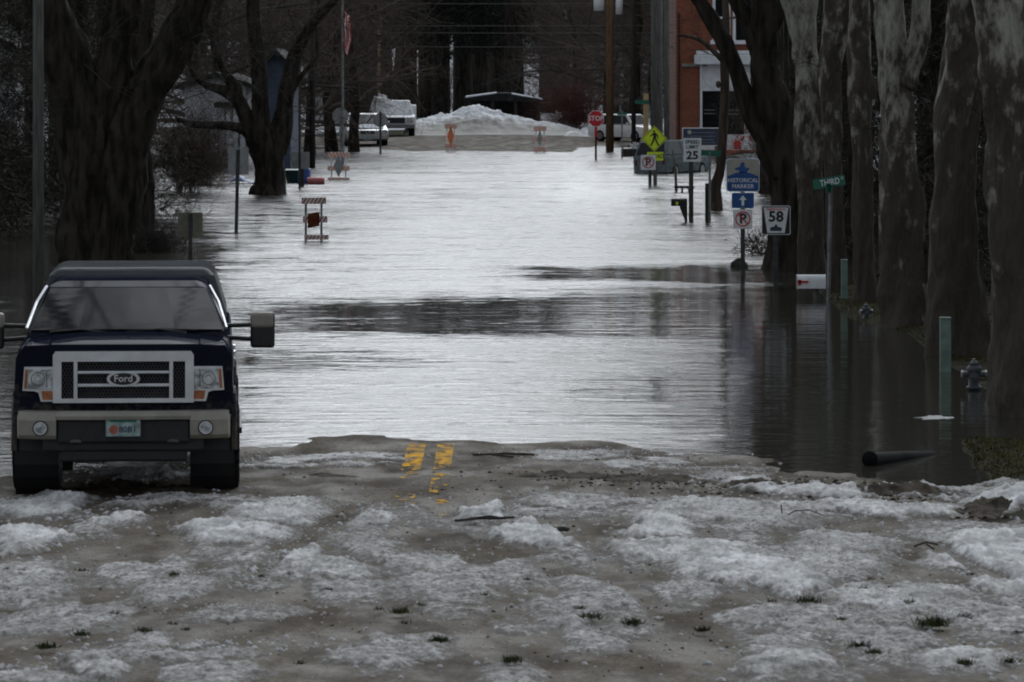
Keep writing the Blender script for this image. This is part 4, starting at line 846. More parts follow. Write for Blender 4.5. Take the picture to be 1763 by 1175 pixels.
# plank bench and slanted pole, short wood post
b = on(1178, 332); k = S(b.y); t = thing('bench', (b.x, b.y, 0), 'dark plank bench half under water beyond the black mailbox', 'bench'); m = MB(); m.box((0, 0, .16), (34 * k, .35, .06), 'pole_dark', ry=R(1)); m.build('seat', t, bevel=.01)
for q in (-.06, .14): m = MB(); m.box((q, 0, 0), (.05, .3, .3), 'pole_dark'); m.build('leg', t)
b = on(1165, 330); k = S(b.y); t = thing('slanted_pole', (b.x, b.y, 0), 'thin pale pole leaning left in front of the dark flooded vehicle', 'pole'); m = MB(); m.tube([(0, 0, -.2), (-2 * k, 0, 35 * k), (-7 * k, 0, 72 * k)], [.045, .04, .03], 'pole_grey', 7); m.build('shaft', t, True)
b = on(1217, 384); k = S(b.y); t = thing('wooden_post', (b.x, b.y, 0), 'dark wooden post touching the thin street name post', 'post'); m = MB(); m.box((0, .02, 30 * k), (6 * k, .09, 76 * k), 'pole_dark'); m.build('shaft', t, bevel=.01)
# bins and barrels
b = on(506, 315); k = S(b.y); t = thing('wheeled_bin', (b.x, b.y, 0), 'dark green wheeled bin standing in water behind the gnarled tree', 'bin'); m = MB(); m.loft([[(-.2, -.2, -.1), (.2, -.2, -.1), (.2, .2, -.1), (-.2, .2, -.1)], [(-.26, -.25, .36), (.26, -.25, .36), (.26, .25, .36), (-.26, .25, .36)]], 'bin_green'); m.build('body', t, bevel=.02); m = MB(); m.box((0, -.01, .39), (.56, .56, .06), 'bin_green', rx=R(3)); m.build('lid', t, bevel=.02)
b = on(523, 317); t = thing('barrel', (b.x, b.y + .5, 0), 'upright blue barrel between the green bin and the pink barrel', 'barrel'); m = MB(); m.tube([(0, 0, -.1), (0, 0, .1), (0, 0, .12), (0, 0, .14), (0, 0, .42), (0, 0, .47)], [.2, .2, .21, .2, .2, .17], 'bin_blue', 18); m.build('drum', t, True)
b = on(529, 317.5); t = thing('barrel', (b.x, b.y, .09), 'pinkish-red barrel lying on its side in the water', 'barrel'); m = MB(); m.tube([(0, 0, 0), (.02, 0, 0), (.17, 0, 0), (.18, 0, 0), (.37, 0, 0), (.38, 0, 0), (.5, 0, 0), (.54, 0, 0)], [.11, .125, .125, .132, .132, .125, .125, .10], 'barrel_pink', 18); m.build('drum', t, True)
b = on(415, 316); t = thing('tarp', (b.x, b.y, 0), 'crumpled bright blue tarp behind the tall grey sign back', 'tarp'); V, Q = grid(np.linspace(-.34, .5, 18), np.linspace(-.4, .4, 12), lambda x, y: .22 * np.exp(-((x + .05) / .3) ** 2 - (y / .4) ** 2) + .08 * fbm(x * 6, y * 5, 2, 3) - .02)
o = gobj('sheet', V, Q, M('bin_blue')); o.parent = t; s_ = o.modifiers.new('s', 'SOLIDIFY'); s_.thickness = .01
# ------------------------------------------------------------------ pickup truck (front faces the camera, -y)
def truck():
    yf = 41.3; zg = .035; xw = (212.5 - HX) / F * yf
    t = thing('pickup_truck', (xw, yf, zg), 'dark blue pickup truck with chrome grille and muddy tan bumper parked at the water edge', 'pickup truck', rz=R(3.6))
    k = S(yf)
    X = lambda x: (x - 212.5) * k
    Z = lambda y: H - (y - HY) * k - zg          # height at the bumper plane
    # body: hood and fenders, doors, bed
    def ring(y, w, zb, zt, r=.10, crown=.03, tuck=.04):
        p = [(-w + tuck, zb), (-w, zb + .12), (-w, zt - r), (-w + r * .35, zt - r * .3), (-w + r, zt), (-w * .5, zt + crown), (0, zt + crown * 1.15)]
        p = p + [(-a, b) for a, b in p[:-1][::-1]]
        return [(a, y, b) for a, b in p]
    m = MB(); m.loft([ring(.10, .90, Z(706), 1.22, .06, .02), ring(.13, .955, Z(707), 1.28, .08, .03), ring(.4, .985, .62, 1.335, .10, .045), ring(.9, 1.0, .62, 1.375, .1, .05), ring(1.35, 1.0, .60, 1.40, .1, .04), ring(1.55, .99, .60, 1.405, .08, .02),
                      ring(3.2, .985, .58, 1.40, .06, 0), ring(3.55, .985, .60, 1.40, .05, 0), ring(5.6, .975, .62, 1.40, .05, 0), ring(5.72, .95, .66, 1.38, .05, 0)], 'paint_blue')
    m.build('body', t, True, bevel=0)
    # front fascia in body colour around the lamps and below the grille
    m = MB(); m.prism([(X(32), Z(706)), (X(393), Z(706)), (X(390), Z(620)), (X(382), Z(606)), (X(330), Z(604)), (X(95), Z(604)), (X(45), Z(606)), (X(36), Z(620))], .045, .2, 'paint_blue'); m.build('front_panel', t, bevel=.045, seg=4)
    # raised hood centre
    m = MB(); hr = lambda y, w, z, c: [(-w, y, z - .05), (-w * .93, y, z), (-w * .55, y, z + c), (0, y, z + c * 1.1), (w * .55, y, z + c), (w * .93, y, z), (w, y, z - .05)]
    m.loft([hr(.03, .66, 1.335, .01), hr(.10, .68, 1.365, .02), hr(.6, .72, 1.40, .03), hr(1.25, .74, 1.425, .03), hr(1.42, .72, 1.40, .02)], 'paint_blue'); m.build('hood', t, True)
    # cab
    c = lambda y0, y1, w, z: [(-w, y0, z), (w, y0, z), (w, y1, z), (-w, y1, z)]
    m = MB(); m.loft([c(1.28, 3.5, .93, 1.38), c(1.38, 3.48, .915, 1.46), c(2.06, 3.38, .755, 1.835), c(2.22, 3.28, .70, 1.885)], 'paint_blue'); m.build('cab', t, bevel=.07, seg=4)
    # windscreen
    def quad(mb, a, b_, c_, d, m_, th=.006): 
        n = (Vector(b_) - Vector(a)).cross(Vector(d) - Vector(a)).normalized() * th
        vs = [Vector(q) for q in (a, b_, c_, d)]; vs = [v + n * .6 for v in vs] + [v - n for v in vs]; mb.add(vs, [(0, 1, 2, 3), (7, 6, 5, 4), (0, 4, 5, 1), (1, 5, 6, 2), (2, 6, 7, 3), (3, 7, 4, 0)], m_)
    m = MB(); g = lambda w, f: (w, 1.38 + .68 * f - .012, 1.46 + .375 * f + .008)
    gl = []
    rows = 6
    for i in range(rows + 1):
        f = .0 + .95 * i / rows; w = .895 - .165 * f; gl.append([(-w, g(0, f)[1], g(0, f)[2]), (-w * .5, g(0, f)[1] - .03, g(0, f)[2] + .006), (0, g(0, f)[1] - .04, g(0, f)[2] + .008), (w * .5, g(0, f)[1] - .03, g(0, f)[2] + .006), (w, g(0, f)[1], g(0, f)[2])])
    vs = [v for r_ in gl for v in r_]; m.add(vs, [(i * 5 + j, i * 5 + j + 1, i * 5 + 6 + j, i * 5 + 5 + j) for i in range(rows) for j in range(4)], 'glass_dark'); o = m.build('windscreen', t); s_ = o.modifiers.new('s', 'SOLIDIFY'); s_.thickness = .01
    for a, b_ in ((-.72, -.08), (.0, .66)):
        w = MB(); w.tube([(a, 1.33, 1.45), ((a + b_) / 2, 1.345, 1.475), (b_, 1.35, 1.465)], .012, 'black_plastic', 5); w.tube([(b_ - .1, 1.30, 1.44), (a + .3, 1.34, 1.475)], .014, 'black_plastic', 5); w.build('wiper', t)
    for s_ in (-1, 1):      # side windows, chrome strip
        m = MB(); A = lambda y, f: (s_ * (.918 - .16 * f), y, 1.48 + .33 * f)
        quad(m, A(1.60, .0), A(3.3, .0), A(3.2, .9), A(2.12, .9), 'glass_dark'); m.build('side_window', t)
        m = MB(); m.tube([(s_ * .935, 1.40, 1.48), (s_ * .86, 1.85, 1.70), (s_ * .775, 2.12, 1.84)], .014, 'chrome', 5); m.build('window_trim', t)
    # camper shell behind the cab
    m = MB(); m.loft([c(3.62, 5.65, .95, 1.41), c(3.62, 5.6, .93, 1.50), c(3.75, 5.5, .82, 1.86), c(3.85, 5.4, .74, 1.935)], 'paint_cap'); m.build('bed_cap', t, bevel=.09, seg=4)
    # grille: chrome surround with bars, dark mesh, emblem
    m = MB(); fr = .012; y0 = -.035
    gx0, gx1, gt, gb = X(93), X(332), Z(606), Z(692)
    m.prism([(gx0, gb), (gx0, gt - .03), (gx0 + .02, gt), (gx1 - .02, gt), (gx1, gt - .03), (gx1, gb), (X(320), gb), (X(320), Z(621)), (X(105), Z(621)), (X(105), gb)][::-1], y0, .06, 'chrome')
    m.prism([(X(105), gb), (X(320), gb), (X(320), Z(687)), (X(105), Z(687))], y0 - .002, .06, 'chrome')
    for xa, xb in ((127, 134), (291, 298)): m.box(((X(xa) + X(xb)) / 2, .0, (Z(621) + Z(687)) / 2), (X(xb) - X(xa), .07, Z(621) - Z(687)), 'chrome')
    for ya, yb in ((638.5, 643.5), (660.5, 666)): m.box((0, -.005, Z((ya + yb) / 2)), (X(291) - X(134), .065, Z(ya) - Z(yb)), 'chrome')
    gr = m.build('grille', t, bevel=.007)
    m = MB(); m.box((0, .055, (Z(620) + Z(688)) / 2), (X(320) - X(104), .02, Z(620) - Z(688)), 'sign_black')
    for (xa, xb) in ((105, 127), (134, 291), (298, 320)):      # diagonal lattice
        za, zb = Z(687), Z(621); w0, w1 = X(xa), X(xb); hgt = zb - za; stp = .030
        for sgn_ in (1, -1):
            q = -int(hgt * .6 / stp) - 1
            while q * stp < (w1 - w0) + hgt * .6:
                p0 = w0 + q * stp; sl = .55
                z0_, z1_ = 0, hgt; a_ = p0 if sgn_ > 0 else p0; xs_ = [a_ , a_ + sl * hgt] if sgn_ > 0 else [a_ + sl * hgt, a_]
                # clip to [w0,w1]
                t0, t1 = 0., 1.; dx = xs_[1] - xs_[0]
                for lim, sg in ((w0, 1), (w1, -1)):
                    ta = (lim - xs_[0]) / dx
                    if (dx * sg) > 0: t0 = max(t0, ta)
                    else: t1 = min(t1, ta)
                if t1 > t0: m.tube([(xs_[0] + dx * t0, .03, za + hgt * t0), (xs_[0] + dx * t1, .03, za + hgt * t1)], .0045, 'mesh_dark', 4, cap=False)
                q += 1
    m.build('mesh', gr)
    m = MB(); cz_ = Z(652); m.disc((0, -.06, cz_), 28.5 * k, 'chrome', .06, 32, .46); m.disc((0, -.068, cz_), 23 * k, 'black_plastic', .01, 32, .44)
    m.text('Ford', 17 * k, 0, cz_ + .002, -.071, 'chrome', 1.0, .01); m.build('emblem', gr)
    # headlights
    for s_ in (-1, 1):
        f = (lambda x: X(x)) if s_ < 0 else (lambda x: -X(x))
        m = MB(); pts = [(f(41), Z(671)), (f(44), Z(633)), (f(93), Z(633)), (f(94), Z(690)), (f(72), Z(690)), (f(68), Z(675)), (f(60), Z(672))]
        pts = pts if s_ > 0 else pts[::-1]; m.prism(pts, .012, .06, 'chrome'); hl = m.build('headlight', t, bevel=.008)
        m = MB(); q = [(f(48), Z(669)), (f(50), Z(636)), (f(91), Z(636)), (f(91), Z(671))]; q = q if s_ > 0 else q[::-1]; m.prism(q, -.004, .013, 'lamp_glass'); m.disc((f(66), -.008, Z(652)), 12 * k, 'mesh_dark', .005, 20, r_in=10.8 * k); m.disc((f(66), -.009, Z(652)), 3.5 * k, 'chrome', .006, 16); m.box((f(81), -.006, Z(653)), (1.2 * k, .008, 30 * k), 'mesh_dark'); m.build('lens', hl)
        m = MB(); q = [(f(42), Z(669)), (f(44.5), Z(636)), (f(49), Z(636)), (f(47), Z(669))]; q = q if s_ > 0 else q[::-1]; m.prism(q, -.006, .013, 'amber'); m.build('side_marker', hl); m = MB(); q = [(f(72), Z(673)), (f(91), Z(673)), (f(92), Z(688)), (f(74), Z(688))]; q = q if s_ < 0 else q[::-1]; m.prism(q, -.006, .013, 'amber'); m.build('turn_signal', hl)
    # bumper
    m = MB(); bp = []
    for xx in (-1, -.85, -.4, 0, .4, .85, 1): bp.append(xx)
    def brg(x, y): return [(x, y + .0, Z(757) + .01), (x, y - .05, Z(748)), (x, y - .06, Z(722)), (x, y - .03, Z(708)), (x, y + .06, Z(706)), (x, y + .10, Z(730)), (x, y + .08, Z(757) + .01)]
    m.loft([brg(X(30), .12), brg(X(33), .02), brg(X(60), -.05), brg(X(98), -.085)], 'bumper_tan'); m.loft([brg(X(327), -.085), brg(X(366), -.05), brg(X(393), .02), brg(X(396), .12)], 'bumper_tan')
    m.loft([[(x, y, Z(721)), (x, y - .01, Z(714)), (x, y + .03, Z(707)), (x, y + .1, Z(706)), (x, y + .1, Z(721))] for x, y in ((X(97), -.14), (X(150), -.165), (0, -.17), (X(275), -.165), (X(328), -.14))], 'bumper_tan')
    bu = m.build('bumper', t, bevel=.01)
    m = MB(); m.box((0, -.03, Z(741)), (X(327) - X(98), .12, Z(721) - Z(762)), 'black_plastic'); m.box((0, .1, Z(764)), (X(350) - X(75), .25, .14), 'black_plastic'); 
    m.box((0, .2, Z(780)), (1.15, .4, .16), 'black_plastic'); m.build('air_dam', bu, bevel=.02)
    for s_ in (-1, 1):
        x = s_ * 141.5 * k; m = MB(); m.disc((x, -.145, Z(735)), 13 * k, 'black_plastic', .08, 24); m.disc((x, -.152, Z(735)), 11 * k, 'chrome', .01, 24, r_in=9.5 * k); m.disc((x, -.150, Z(735)), 9.6 * k, 'lamp_glass', .01, 24); m.build('fog_lamp', bu)
        m = MB(); xx = (131 if s_ < 0 else 298); m.tube([(X(xx) - .05, -.07, Z(759)), (X(xx), -.13, Z(757)), (X(xx) + .05, -.07, Z(759))], .015, 'steel', 6); m.build('tow_hook', bu)
    m = MB(); m.box((0, -.135, Z(734.5)), (60 * k, .01, 31 * k), 'steel'); m.box((0, -.142, Z(734.5)), (57 * k, .006, 28 * k), 'plate'); m.box((0, -.146, Z(723)), (45 * k, .004, 4 * k), 'sign_green'); m.disc((-16 * k, -.147, Z(738)), 8 * k, 'bar_dull_red', .003, 12); m.text('80B1', 15 * k, 8 * k, Z(738), -.147, 'sign_navy', 1.0, .02); m.build('licence_plate', t)
    # wheels
    for x, y, sc_ in ((-.83, .95, 1), (.85, .95, 1), (-.83, 4.6, 1), (.85, 4.6, 1)):
        wl = bpy.data.objects.new('wheel', None); col.objects.link(wl); wl.parent = t; wl.location = (x, y, .42); wl.rotation_euler = (0, 0, 0); wl.empty_display_size = .2
        r = .42; m = MB(); wd = .205; n = 48
        for j, (xx, rr) in enumerate(()): pass
        rings = []
        prof = [(-wd * .9, r * .62), (-wd, r * .8), (-wd * .95, r * .93), (-wd * .75, r), (-wd * .5, r), (-wd * .48, r * .965), (-wd * .4, r * .965), (-wd * .38, r), (-wd * .08, r), (-wd * .05, r * .965), (wd * .05, r * .965), (wd * .08, r), (wd * .38, r), (wd * .4, r * .965), (wd * .48, r * .965), (wd * .5, r), (wd * .75, r), (wd * .95, r * .93), (wd, r * .8), (wd * .9, r * .62)]
        vs = []; nn = len(prof)
        for j in range(n):
            a = 2 * math.pi * j / n; dr = .022 if j % 2 else 0
            for xx, rr in prof: q = rr - (dr if rr > r * .9 else 0); vs.append((xx, q * math.cos(a), q * math.sin(a)))
        m.add(vs, [(j * nn + i, j * nn + i + 1, ((j + 1) % n) * nn + i + 1, ((j + 1) % n) * nn + i) for j in range(n) for i in range(nn - 1)], 'tyre'); m.build('tyre', wl)
        m = MB(); s_ = 1 if x > 0 else -1; m.tube([(-.1 * s_, 0, 0), (.12 * s_, 0, 0), (.13 * s_, 0, 0), (.11 * s_, 0, 0)], [r * .63, r * .63, r * .56, .0], 'rim', 20)
        for q in range(6): a = q * math.pi / 3; m.box((.125 * s_, math.cos(a) * r * .32, math.sin(a) * r * .32), (.03, .07, r * .5), 'rim', rx=-(math.pi / 2 - a) if 0 else a - math.pi / 2)
        m.tube([(.1 * s_, 0, 0), (.15 * s_, 0, 0)], .06, 'rim', 12); m.build('rim', wl)
    for s_ in (-1, 1):      # wheel-arch mouldings, liners and mud flaps
        for yy in (.95, 4.6):
            m = MB(); pts = [(s_ * 1.0, yy + .52 * math.cos(a), .42 + .52 * math.sin(a)) for a in [math.pi * i / 14 for i in range(15)]]; m.tube(pts, .035, 'paint_blue', 6); m.build('arch_trim', t)
            m = MB(); m.prismx([(yy + .5 * math.cos(a), .42 + .5 * math.sin(a)) for a in [2 * math.pi * i / 24 for i in range(24)]], s_ * .60, s_ * 1.004, 'sign_black'); m.build('wheel_well', t)
        m = MB(); m.box((s_ * 1.0, 2.75, .72), (.03, 2.6, .05), 'chrome'); m.build('side_trim', t)
        m = MB(); m.box((s_ * 1.0, 2.7, .5), (.16, 2.2, .06), 'black_plastic'); m.build('running_board', t, bevel=.01)
        for hy in (2.15, 3.05): m = MB(); m.box((s_ * 1.005, hy, 1.2), (.03, .18, .03), 'chrome'); m.build('door_handle', t)
        # tow mirror
        m = MB(); yy = 1.75
        for z_ in (1.48, 1.37): m.tube([(s_ * .93, yy, z_), (s_ * 1.17, yy - .02, z_ + (.01 if z_ > 1.4 else -.015))], .022, 'black_plastic', 8)
        mi = m.build('mirror', t); m = MB(); m.box((s_ * 1.275, yy, 1.44), (.23, .14, .34), 'black_plastic'); m.build('mirror_shell', mi, bevel=.03, seg=3)
        m = MB(); m.box((s_ * 1.27, yy - .012, 1.535), (.222, .15, .15), 'bumper_tan'); m.build('mirror_cap', mi, bevel=.035, seg=3)
    m = MB(); m.box((0, .95, .42), (1.5, .12, .12), 'black_plastic'); m.box((0, 2.9, .55), (1.2, 5, .14), 'black_plastic'); m.box((0, 4.6, .40), (1.5, .14, .14), 'black_plastic'); m.tube([(-.2, 4.6, .3), (-.2, 4.6, .5)], .16, 'black_plastic', 12); m.build('chassis', t)
truck()

# ------------------------------------------------------------------ other vehicles: side profile lofted across the width
def vehicle(name, loc, label, cat, L, Wd, prof, cab, mt, rz, wheels, rx=0, ry=0, wr=.32):
    t = thing(name, loc, label, cat, rz=rz, rx=rx, ry=ry); hw = Wd / 2
    m = MB(); rings = []
    for x, ins, top in ((-hw, .04, .86), (-hw * .96, .0, .97), (-hw * .8, 0, 1), (0, 0, 1.01), (hw * .8, 0, 1), (hw * .96, 0, .97), (hw, .04, .86)):
        rings.append([(x, min(max(y, ins), L - ins), .25 + (z - .25) * (top if z > .7 else 1)) for y, z in prof])
    m.loft(rings, mt); m.build('body', t, True, bevel=.02)
    y0, y1, y2, y3, zb, zt = cab; tw = hw * .80
    m = MB(); m.loft([[(-hw * .95, y0, zb), (hw * .95, y0, zb), (hw * .95, y3, zb), (-hw * .95, y3, zb)], [(-tw, y1, zt - .04), (tw, y1, zt - .04), (tw, y2, zt - .04), (-tw, y2, zt - .04)], [(-tw * .9, y1 + .1, zt), (tw * .9, y1 + .1, zt), (tw * .9, y2 - .1, zt), (-tw * .9, y2 - .1, zt)]], mt); m.build('cabin', t, bevel=.03)
    def lerp(a, b_, f): return tuple(a[i] + (b_[i] - a[i]) * f for i in range(3))
    def win(A, B, C, D_, nrm, nm):
        n_ = Vector(nrm) * .012; q = [Vector(v) for v in (A, B, C, D_)]; c0 = sum(q, Vector()) / 4; q = [c0 + (v - c0) * .88 + n_ for v in q]; m = MB(); m.add(q + [v - n_ * 1.8 for v in q], [(0, 1, 2, 3), (7, 6, 5, 4), (0, 4, 5, 1), (1, 5, 6, 2), (2, 6, 7, 3), (3, 7, 4, 0)], 'glass_dark'); m.build(nm, t)
    win((-hw * .95, y0, zb), (hw * .95, y0, zb), (tw, y1, zt - .04), (-tw, y1, zt - .04), (0, -.7, .7), 'windscreen')
    win((hw * .95, y3, zb), (-hw * .95, y3, zb), (-tw, y2, zt - .04), (tw, y2, zt - .04), (0, .8, .6), 'rear_window')
    for s_ in (-1, 1):
        for f0, f1 in ((.03, .48), (.52, .97)):
            a = s_ * hw * .95; b_ = s_ * tw
            Bf = lambda f: (a, y0 + (y3 - y0) * f, zb); Tf = lambda f: (b_, y1 + (y2 - y1) * f, zt - .04)
            win(Bf(f0), Bf(f1), Tf(f1), Tf(f0), (s_, 0, .15), 'side_window')
        m = MB(); m.box((s_ * (hw + .09), y0 + .35, zb + .08), (.16, .08, .13), mt); m.build('mirror', t, bevel=.02)
        m = MB(); m.box((s_ * hw * .72, .02, .66), (hw * .42, .06, .13), 'lamp_glass'); m.build('headlight', t, bevel=.02)
        m = MB(); m.box((s_ * hw * .82, L - .02, .80), (.16, .05, .28), 'tail_red'); m.build('tail_light', t, bevel=.02)
    for y in wheels:
        for s_ in (-1, 1):
            m = MB(); m.tube([(s_ * (hw - .22), y, wr), (s_ * (hw - .01), y, wr), (s_ * hw + s_ * .01, y, wr)], [wr, wr, wr * .9], 'tyre', 20); wo = m.build('wheel', t)
            m = MB(); m.tube([(s_ * (hw + .0), y, wr), (s_ * (hw + .02), y, wr)], wr * .62, 'rim', 14); m.build('rim', wo)
    m = MB(); m.box((0, .0, .62), (Wd * .34, .05, .14), 'black_plastic'); m.disc((0, -.03, .62), .12, 'chrome', .02, 16, .5, r_in=.09); m.build('grille', t)
    m = MB(); m.box((0, -.01, .40), (Wd * .94, .12, .17), mt); m.box((0, -.06, .33), (.4, .03, .12), 'plate'); m.box((0, 0, .28), (Wd * .8, .1, .1), 'black_plastic'); m.build('bumper', t, bevel=.03)
    return t
sed = [(.0, .32), (.0, .68), (.25, .76), (1.15, .92), (1.3, .95), (3.8, .98), (4.6, .95), (4.85, .85), (4.9, .35), (4.6, .25), (.3, .25)]
p = at(633, 254, 199); p.z = G(p.x, p.y); p.z = max(p.z, .0)
t = vehicle('parked_car', p, 'silver sedan with snow on its hood, parked facing the camera on the left', 'car', 4.9, 1.84, sed, (1.15, 1.95, 3.3, 4.2, .93, 1.42), 'paint_silver', R(6), (.95, 3.8))
m = MB(); V, Q = grid(np.linspace(-.72, .72, 20), np.linspace(.25, 1.1, 14), lambda x, y: .77 + (y - .25) * .18 + .05 * fbm(x * 3 + 3, y * 4, 3, 5) - .03 * np.abs(x) ** 2 + .01); o = gobj('snow_layer', V, Q, M('roof_snow')); o.parent = t; s_ = o.modifiers.new('s', 'SOLIDIFY'); s_.thickness = .03
suv = [(.0, .4), (.0, .85), (.2, .98), (1.2, 1.08), (1.35, 1.1), (4.9, 1.1), (5.0, 1.0), (5.02, .45), (4.8, .3), (.3, .3)]
p = at(1128, 251, 206); p.z = G(p.x, p.y)
vehicle('parked_car', p, 'white sport utility vehicle seen from its side behind the wooden utility pole', 'car', 5.0, 1.95, suv, (1.2, 1.75, 4.75, 4.9, 1.1, 1.78), 'paint_white', R(50), (.95, 3.95), wr=.38).scale = (.68, .68, .70)
p = at(1196, 303, 157.5); p.z = -.22
vehicle('flooded_car', p, 'dark teal sport utility vehicle half sunk in the flood beside the brick building', 'car', 4.6, 1.85, suv, (1.2, 1.75, 4.2, 4.55, 1.1, 1.78), 'paint_teal', R(150), (.9, 3.7), ry=R(3), wr=.36).scale = (.7, .7, .74)
# utility bucket truck
D = 216; k = S(D); p = at(680, 243, D); p.z = G(p.x, p.y); zz = lambda y: H - (y - HY) * k - p.z
t = thing('bucket_truck', p, 'white utility truck with raised slanted boom parked left of the snow pile', 'truck', rz=R(2))
m = MB(); m.loft([[(-.95, 0, .45), (.95, 0, .45), (.95, 0, .95), (-.95, 0, .95)], [(-.97, 1.1, .45), (.97, 1.1, .45), (.97, 1.1, 1.05), (-.97, 1.1, 1.05)], [(-.97, 2.6, .45), (.97, 2.6, .45), (.97, 2.6, 1.05), (-.97, 2.6, 1.05)]], 'paint_white'); m.loft([[(-.9, 1.0, 1.05), (.9, 1.0, 1.05), (.9, 2.5, 1.05), (-.9, 2.5, 1.05)], [(-.72, 1.55, 1.72), (.72, 1.55, 1.72), (.72, 2.45, 1.72), (-.72, 2.45, 1.72)]], 'paint_white'); m.build('cab', t, bevel=.05)
m = MB(); m.add([(-.78, 1.06, 1.12), (.78, 1.06, 1.12), (.64, 1.50, 1.64), (-.64, 1.50, 1.64)], [(0, 1, 2, 3)], 'glass_dark'); m.build('windscreen', t)
m = MB(); m.box((0, -.02, .78), (.95, .06, .26), 'black_plastic'); m.build('grille', t)
for s_ in (-1, 1): m = MB(); m.box((s_ * .72, -.02, .80), (.3, .06, .2), 'lamp_glass'); m.build('headlight', t)
m = MB(); m.box((0, -.06, .5), (1.9, .14, .18), 'steel'); m.build('bumper', t, bevel=.02)
for x in (-.8, .8):
    for y in (.8, 4.4): m = MB(); m.tube([(x - .14, y, .38), (x + .14, y, .38)], .38, 'tyre', 18); m.build('wheel', t)
m = MB(); m.box((0, 4.2, 1.0), (2.1, 3.0, .95), 'paint_white'); m.build('utility_body', t, bevel=.03)
m = MB(); P0 = Vector(((650 - 680) * k, 1.2, zz(172))); P1 = Vector(((691 - 680) * k, 1.7, zz(187))); m.tube([P0, P0.lerp(P1, .3), P0.lerp(P1, .31), P1], [.30, .32, .22, .14], 'paint_white', 4); m.tube([Vector(((672 - 680) * k, 1.9, zz(182))), Vector(((672 - 680) * k, 3.2, 1.4))], .18, 'paint_white', 6); m.build('boom', t)
m = MB(); m.box(P0 + Vector((.02, -.1, -.28)), (.62, .55, .75), 'paint_white', ry=R(18)); m.build('bucket', t, bevel=.03)

# ------------------------------------------------------------------ buildings
D = 185; k = S(D); b = at(1164, 262, D); b.z = .1
t = thing('brick_building', b, 'two-storey red brick corner building with white storefront trim and upper windows', 'building'); zz = lambda y: H - (y - HY) * k - b.z
X_ = lambda x: (x - 1164) * k
m = MB()
def wallq(x0, x1, z0, z1, y0=0, y1=.3, mt='brick', mb=None): (mb or m).box(((x0 + x1) / 2, (y0 + y1) / 2, (z0 + z1) / 2), (x1 - x0, y1 - y0, z1 - z0), mt)
Ws = X_(1440); top = 9.6
wz = [(zz(74), zz(-12))]; ux = [(1227, 1257), (1262, 1298), (1340, 1370), (1384, 1414)]
z1b = zz(112)
wallq(0, X_(1205), -.3, top); wallq(X_(1205), Ws, zz(97), zz(74))
prev = 1205
for a, c_ in ux: wallq(X_(prev), X_(a), zz(74), zz(-12)); prev = c_
wallq(X_(prev), Ws, zz(74), zz(-12)); wallq(X_(1205), Ws, zz(-12), top)
wallq(X_(1330), Ws, -.3, zz(97))
m.box((.15, 7, top / 2 - .15), (.3, 13.4, top + .3), 'brick'); m.box((Ws - .15, 7, top / 2), (.3, 13.4, top), 'brick'); m.box((Ws / 2, 13.85, top / 2), (Ws, .3, top), 'brick')
m.build('wall', t)
m = MB(); m.box((Ws / 2, 7, top - .2), (Ws - .6, 13.4, .2), 'roof_dark'); m.build('roof', t)
m = MB(); m.box((Ws / 2, -.1, top + .1), (Ws + .3, .5, .3), 'brick_trim'); m.box((Ws / 2, -.05, zz(-40)), (Ws, .14, .2), 'brick_trim'); m.build('cornice', t, bevel=.03)
m = MB(); m.box((X_(1195.5) / 1 - .0, -.06, zz(112.5)), (X_(1206) - X_(1163), .12, .13), 'mortar_grey'); m.build('string_course', t)
m = MB(); m.box(((X_(1195) + X_(1316)) / 2, -.35, zz(103)), (X_(1316) - X_(1195), .7, zz(94) - zz(111)), 'brick_trim'); m.box(((X_(1197) + X_(1314)) / 2, -.35, zz(93) + .05), (X_(1314) - X_(1199), .55, .16), 'brick_trim'); m.build('storefront_cornice', t, bevel=.04)
m = MB()
for a, c_ in ((1205, 1209), (1281.5, 1292), (1318, 1330)): m.box(((X_(a) + X_(c_)) / 2, .0, (zz(111) + zz(262)) / 2), (X_(c_) - X_(a), .25, zz(111) - zz(262)), 'brick_trim')
m.box(((X_(1209) + X_(1281)) / 2, .05, (zz(111) + zz(157)) / 2), (X_(1281) - X_(1209), .16, zz(111) - zz(157)), 'brick_trim')
m.box(((X_(1209) + X_(1281)) / 2, .05, (zz(232) + zz(262)) / 2), (X_(1281) - X_(1209), .18, zz(232) - zz(262)), 'brick_trim')
m.box(((X_(1292) + X_(1318)) / 2, .05, (zz(235) + zz(262)) / 2), (X_(1318) - X_(1292), .18, zz(235) - zz(262)), 'siding')
m.build('storefront_frame', t, bevel=.01)
for a, c_, y0, y1 in ((1209, 1281, 157, 232), (1292, 1318, 112, 235)):
    m = MB(); m.box(((X_(a) + X_(c_)) / 2, .12, (zz(y0) + zz(y1)) / 2), (X_(c_) - X_(a) + .05, .03, zz(y0) - zz(y1)), 'glass_dark'); w_ = m.build('shop_window', t)
    if a == 1209:
        m = MB()
        for j, (xx, yy, ww) in enumerate(((1222, 190, 18), (1262, 190, 22), (1222, 196, 20), (1262, 197, 20), (1243, 204, 8))): m.box((X_(xx), .10, zz(yy)), (ww * k, .004, 1.4 * k), 'mortar_grey')
        m.build('lettering', w_); m = MB(); m.box((X_(1245), .09, (zz(157) + zz(232)) / 2), (.06, .05, zz(157) - zz(232)), 'siding'); m.build('mullion', w_)
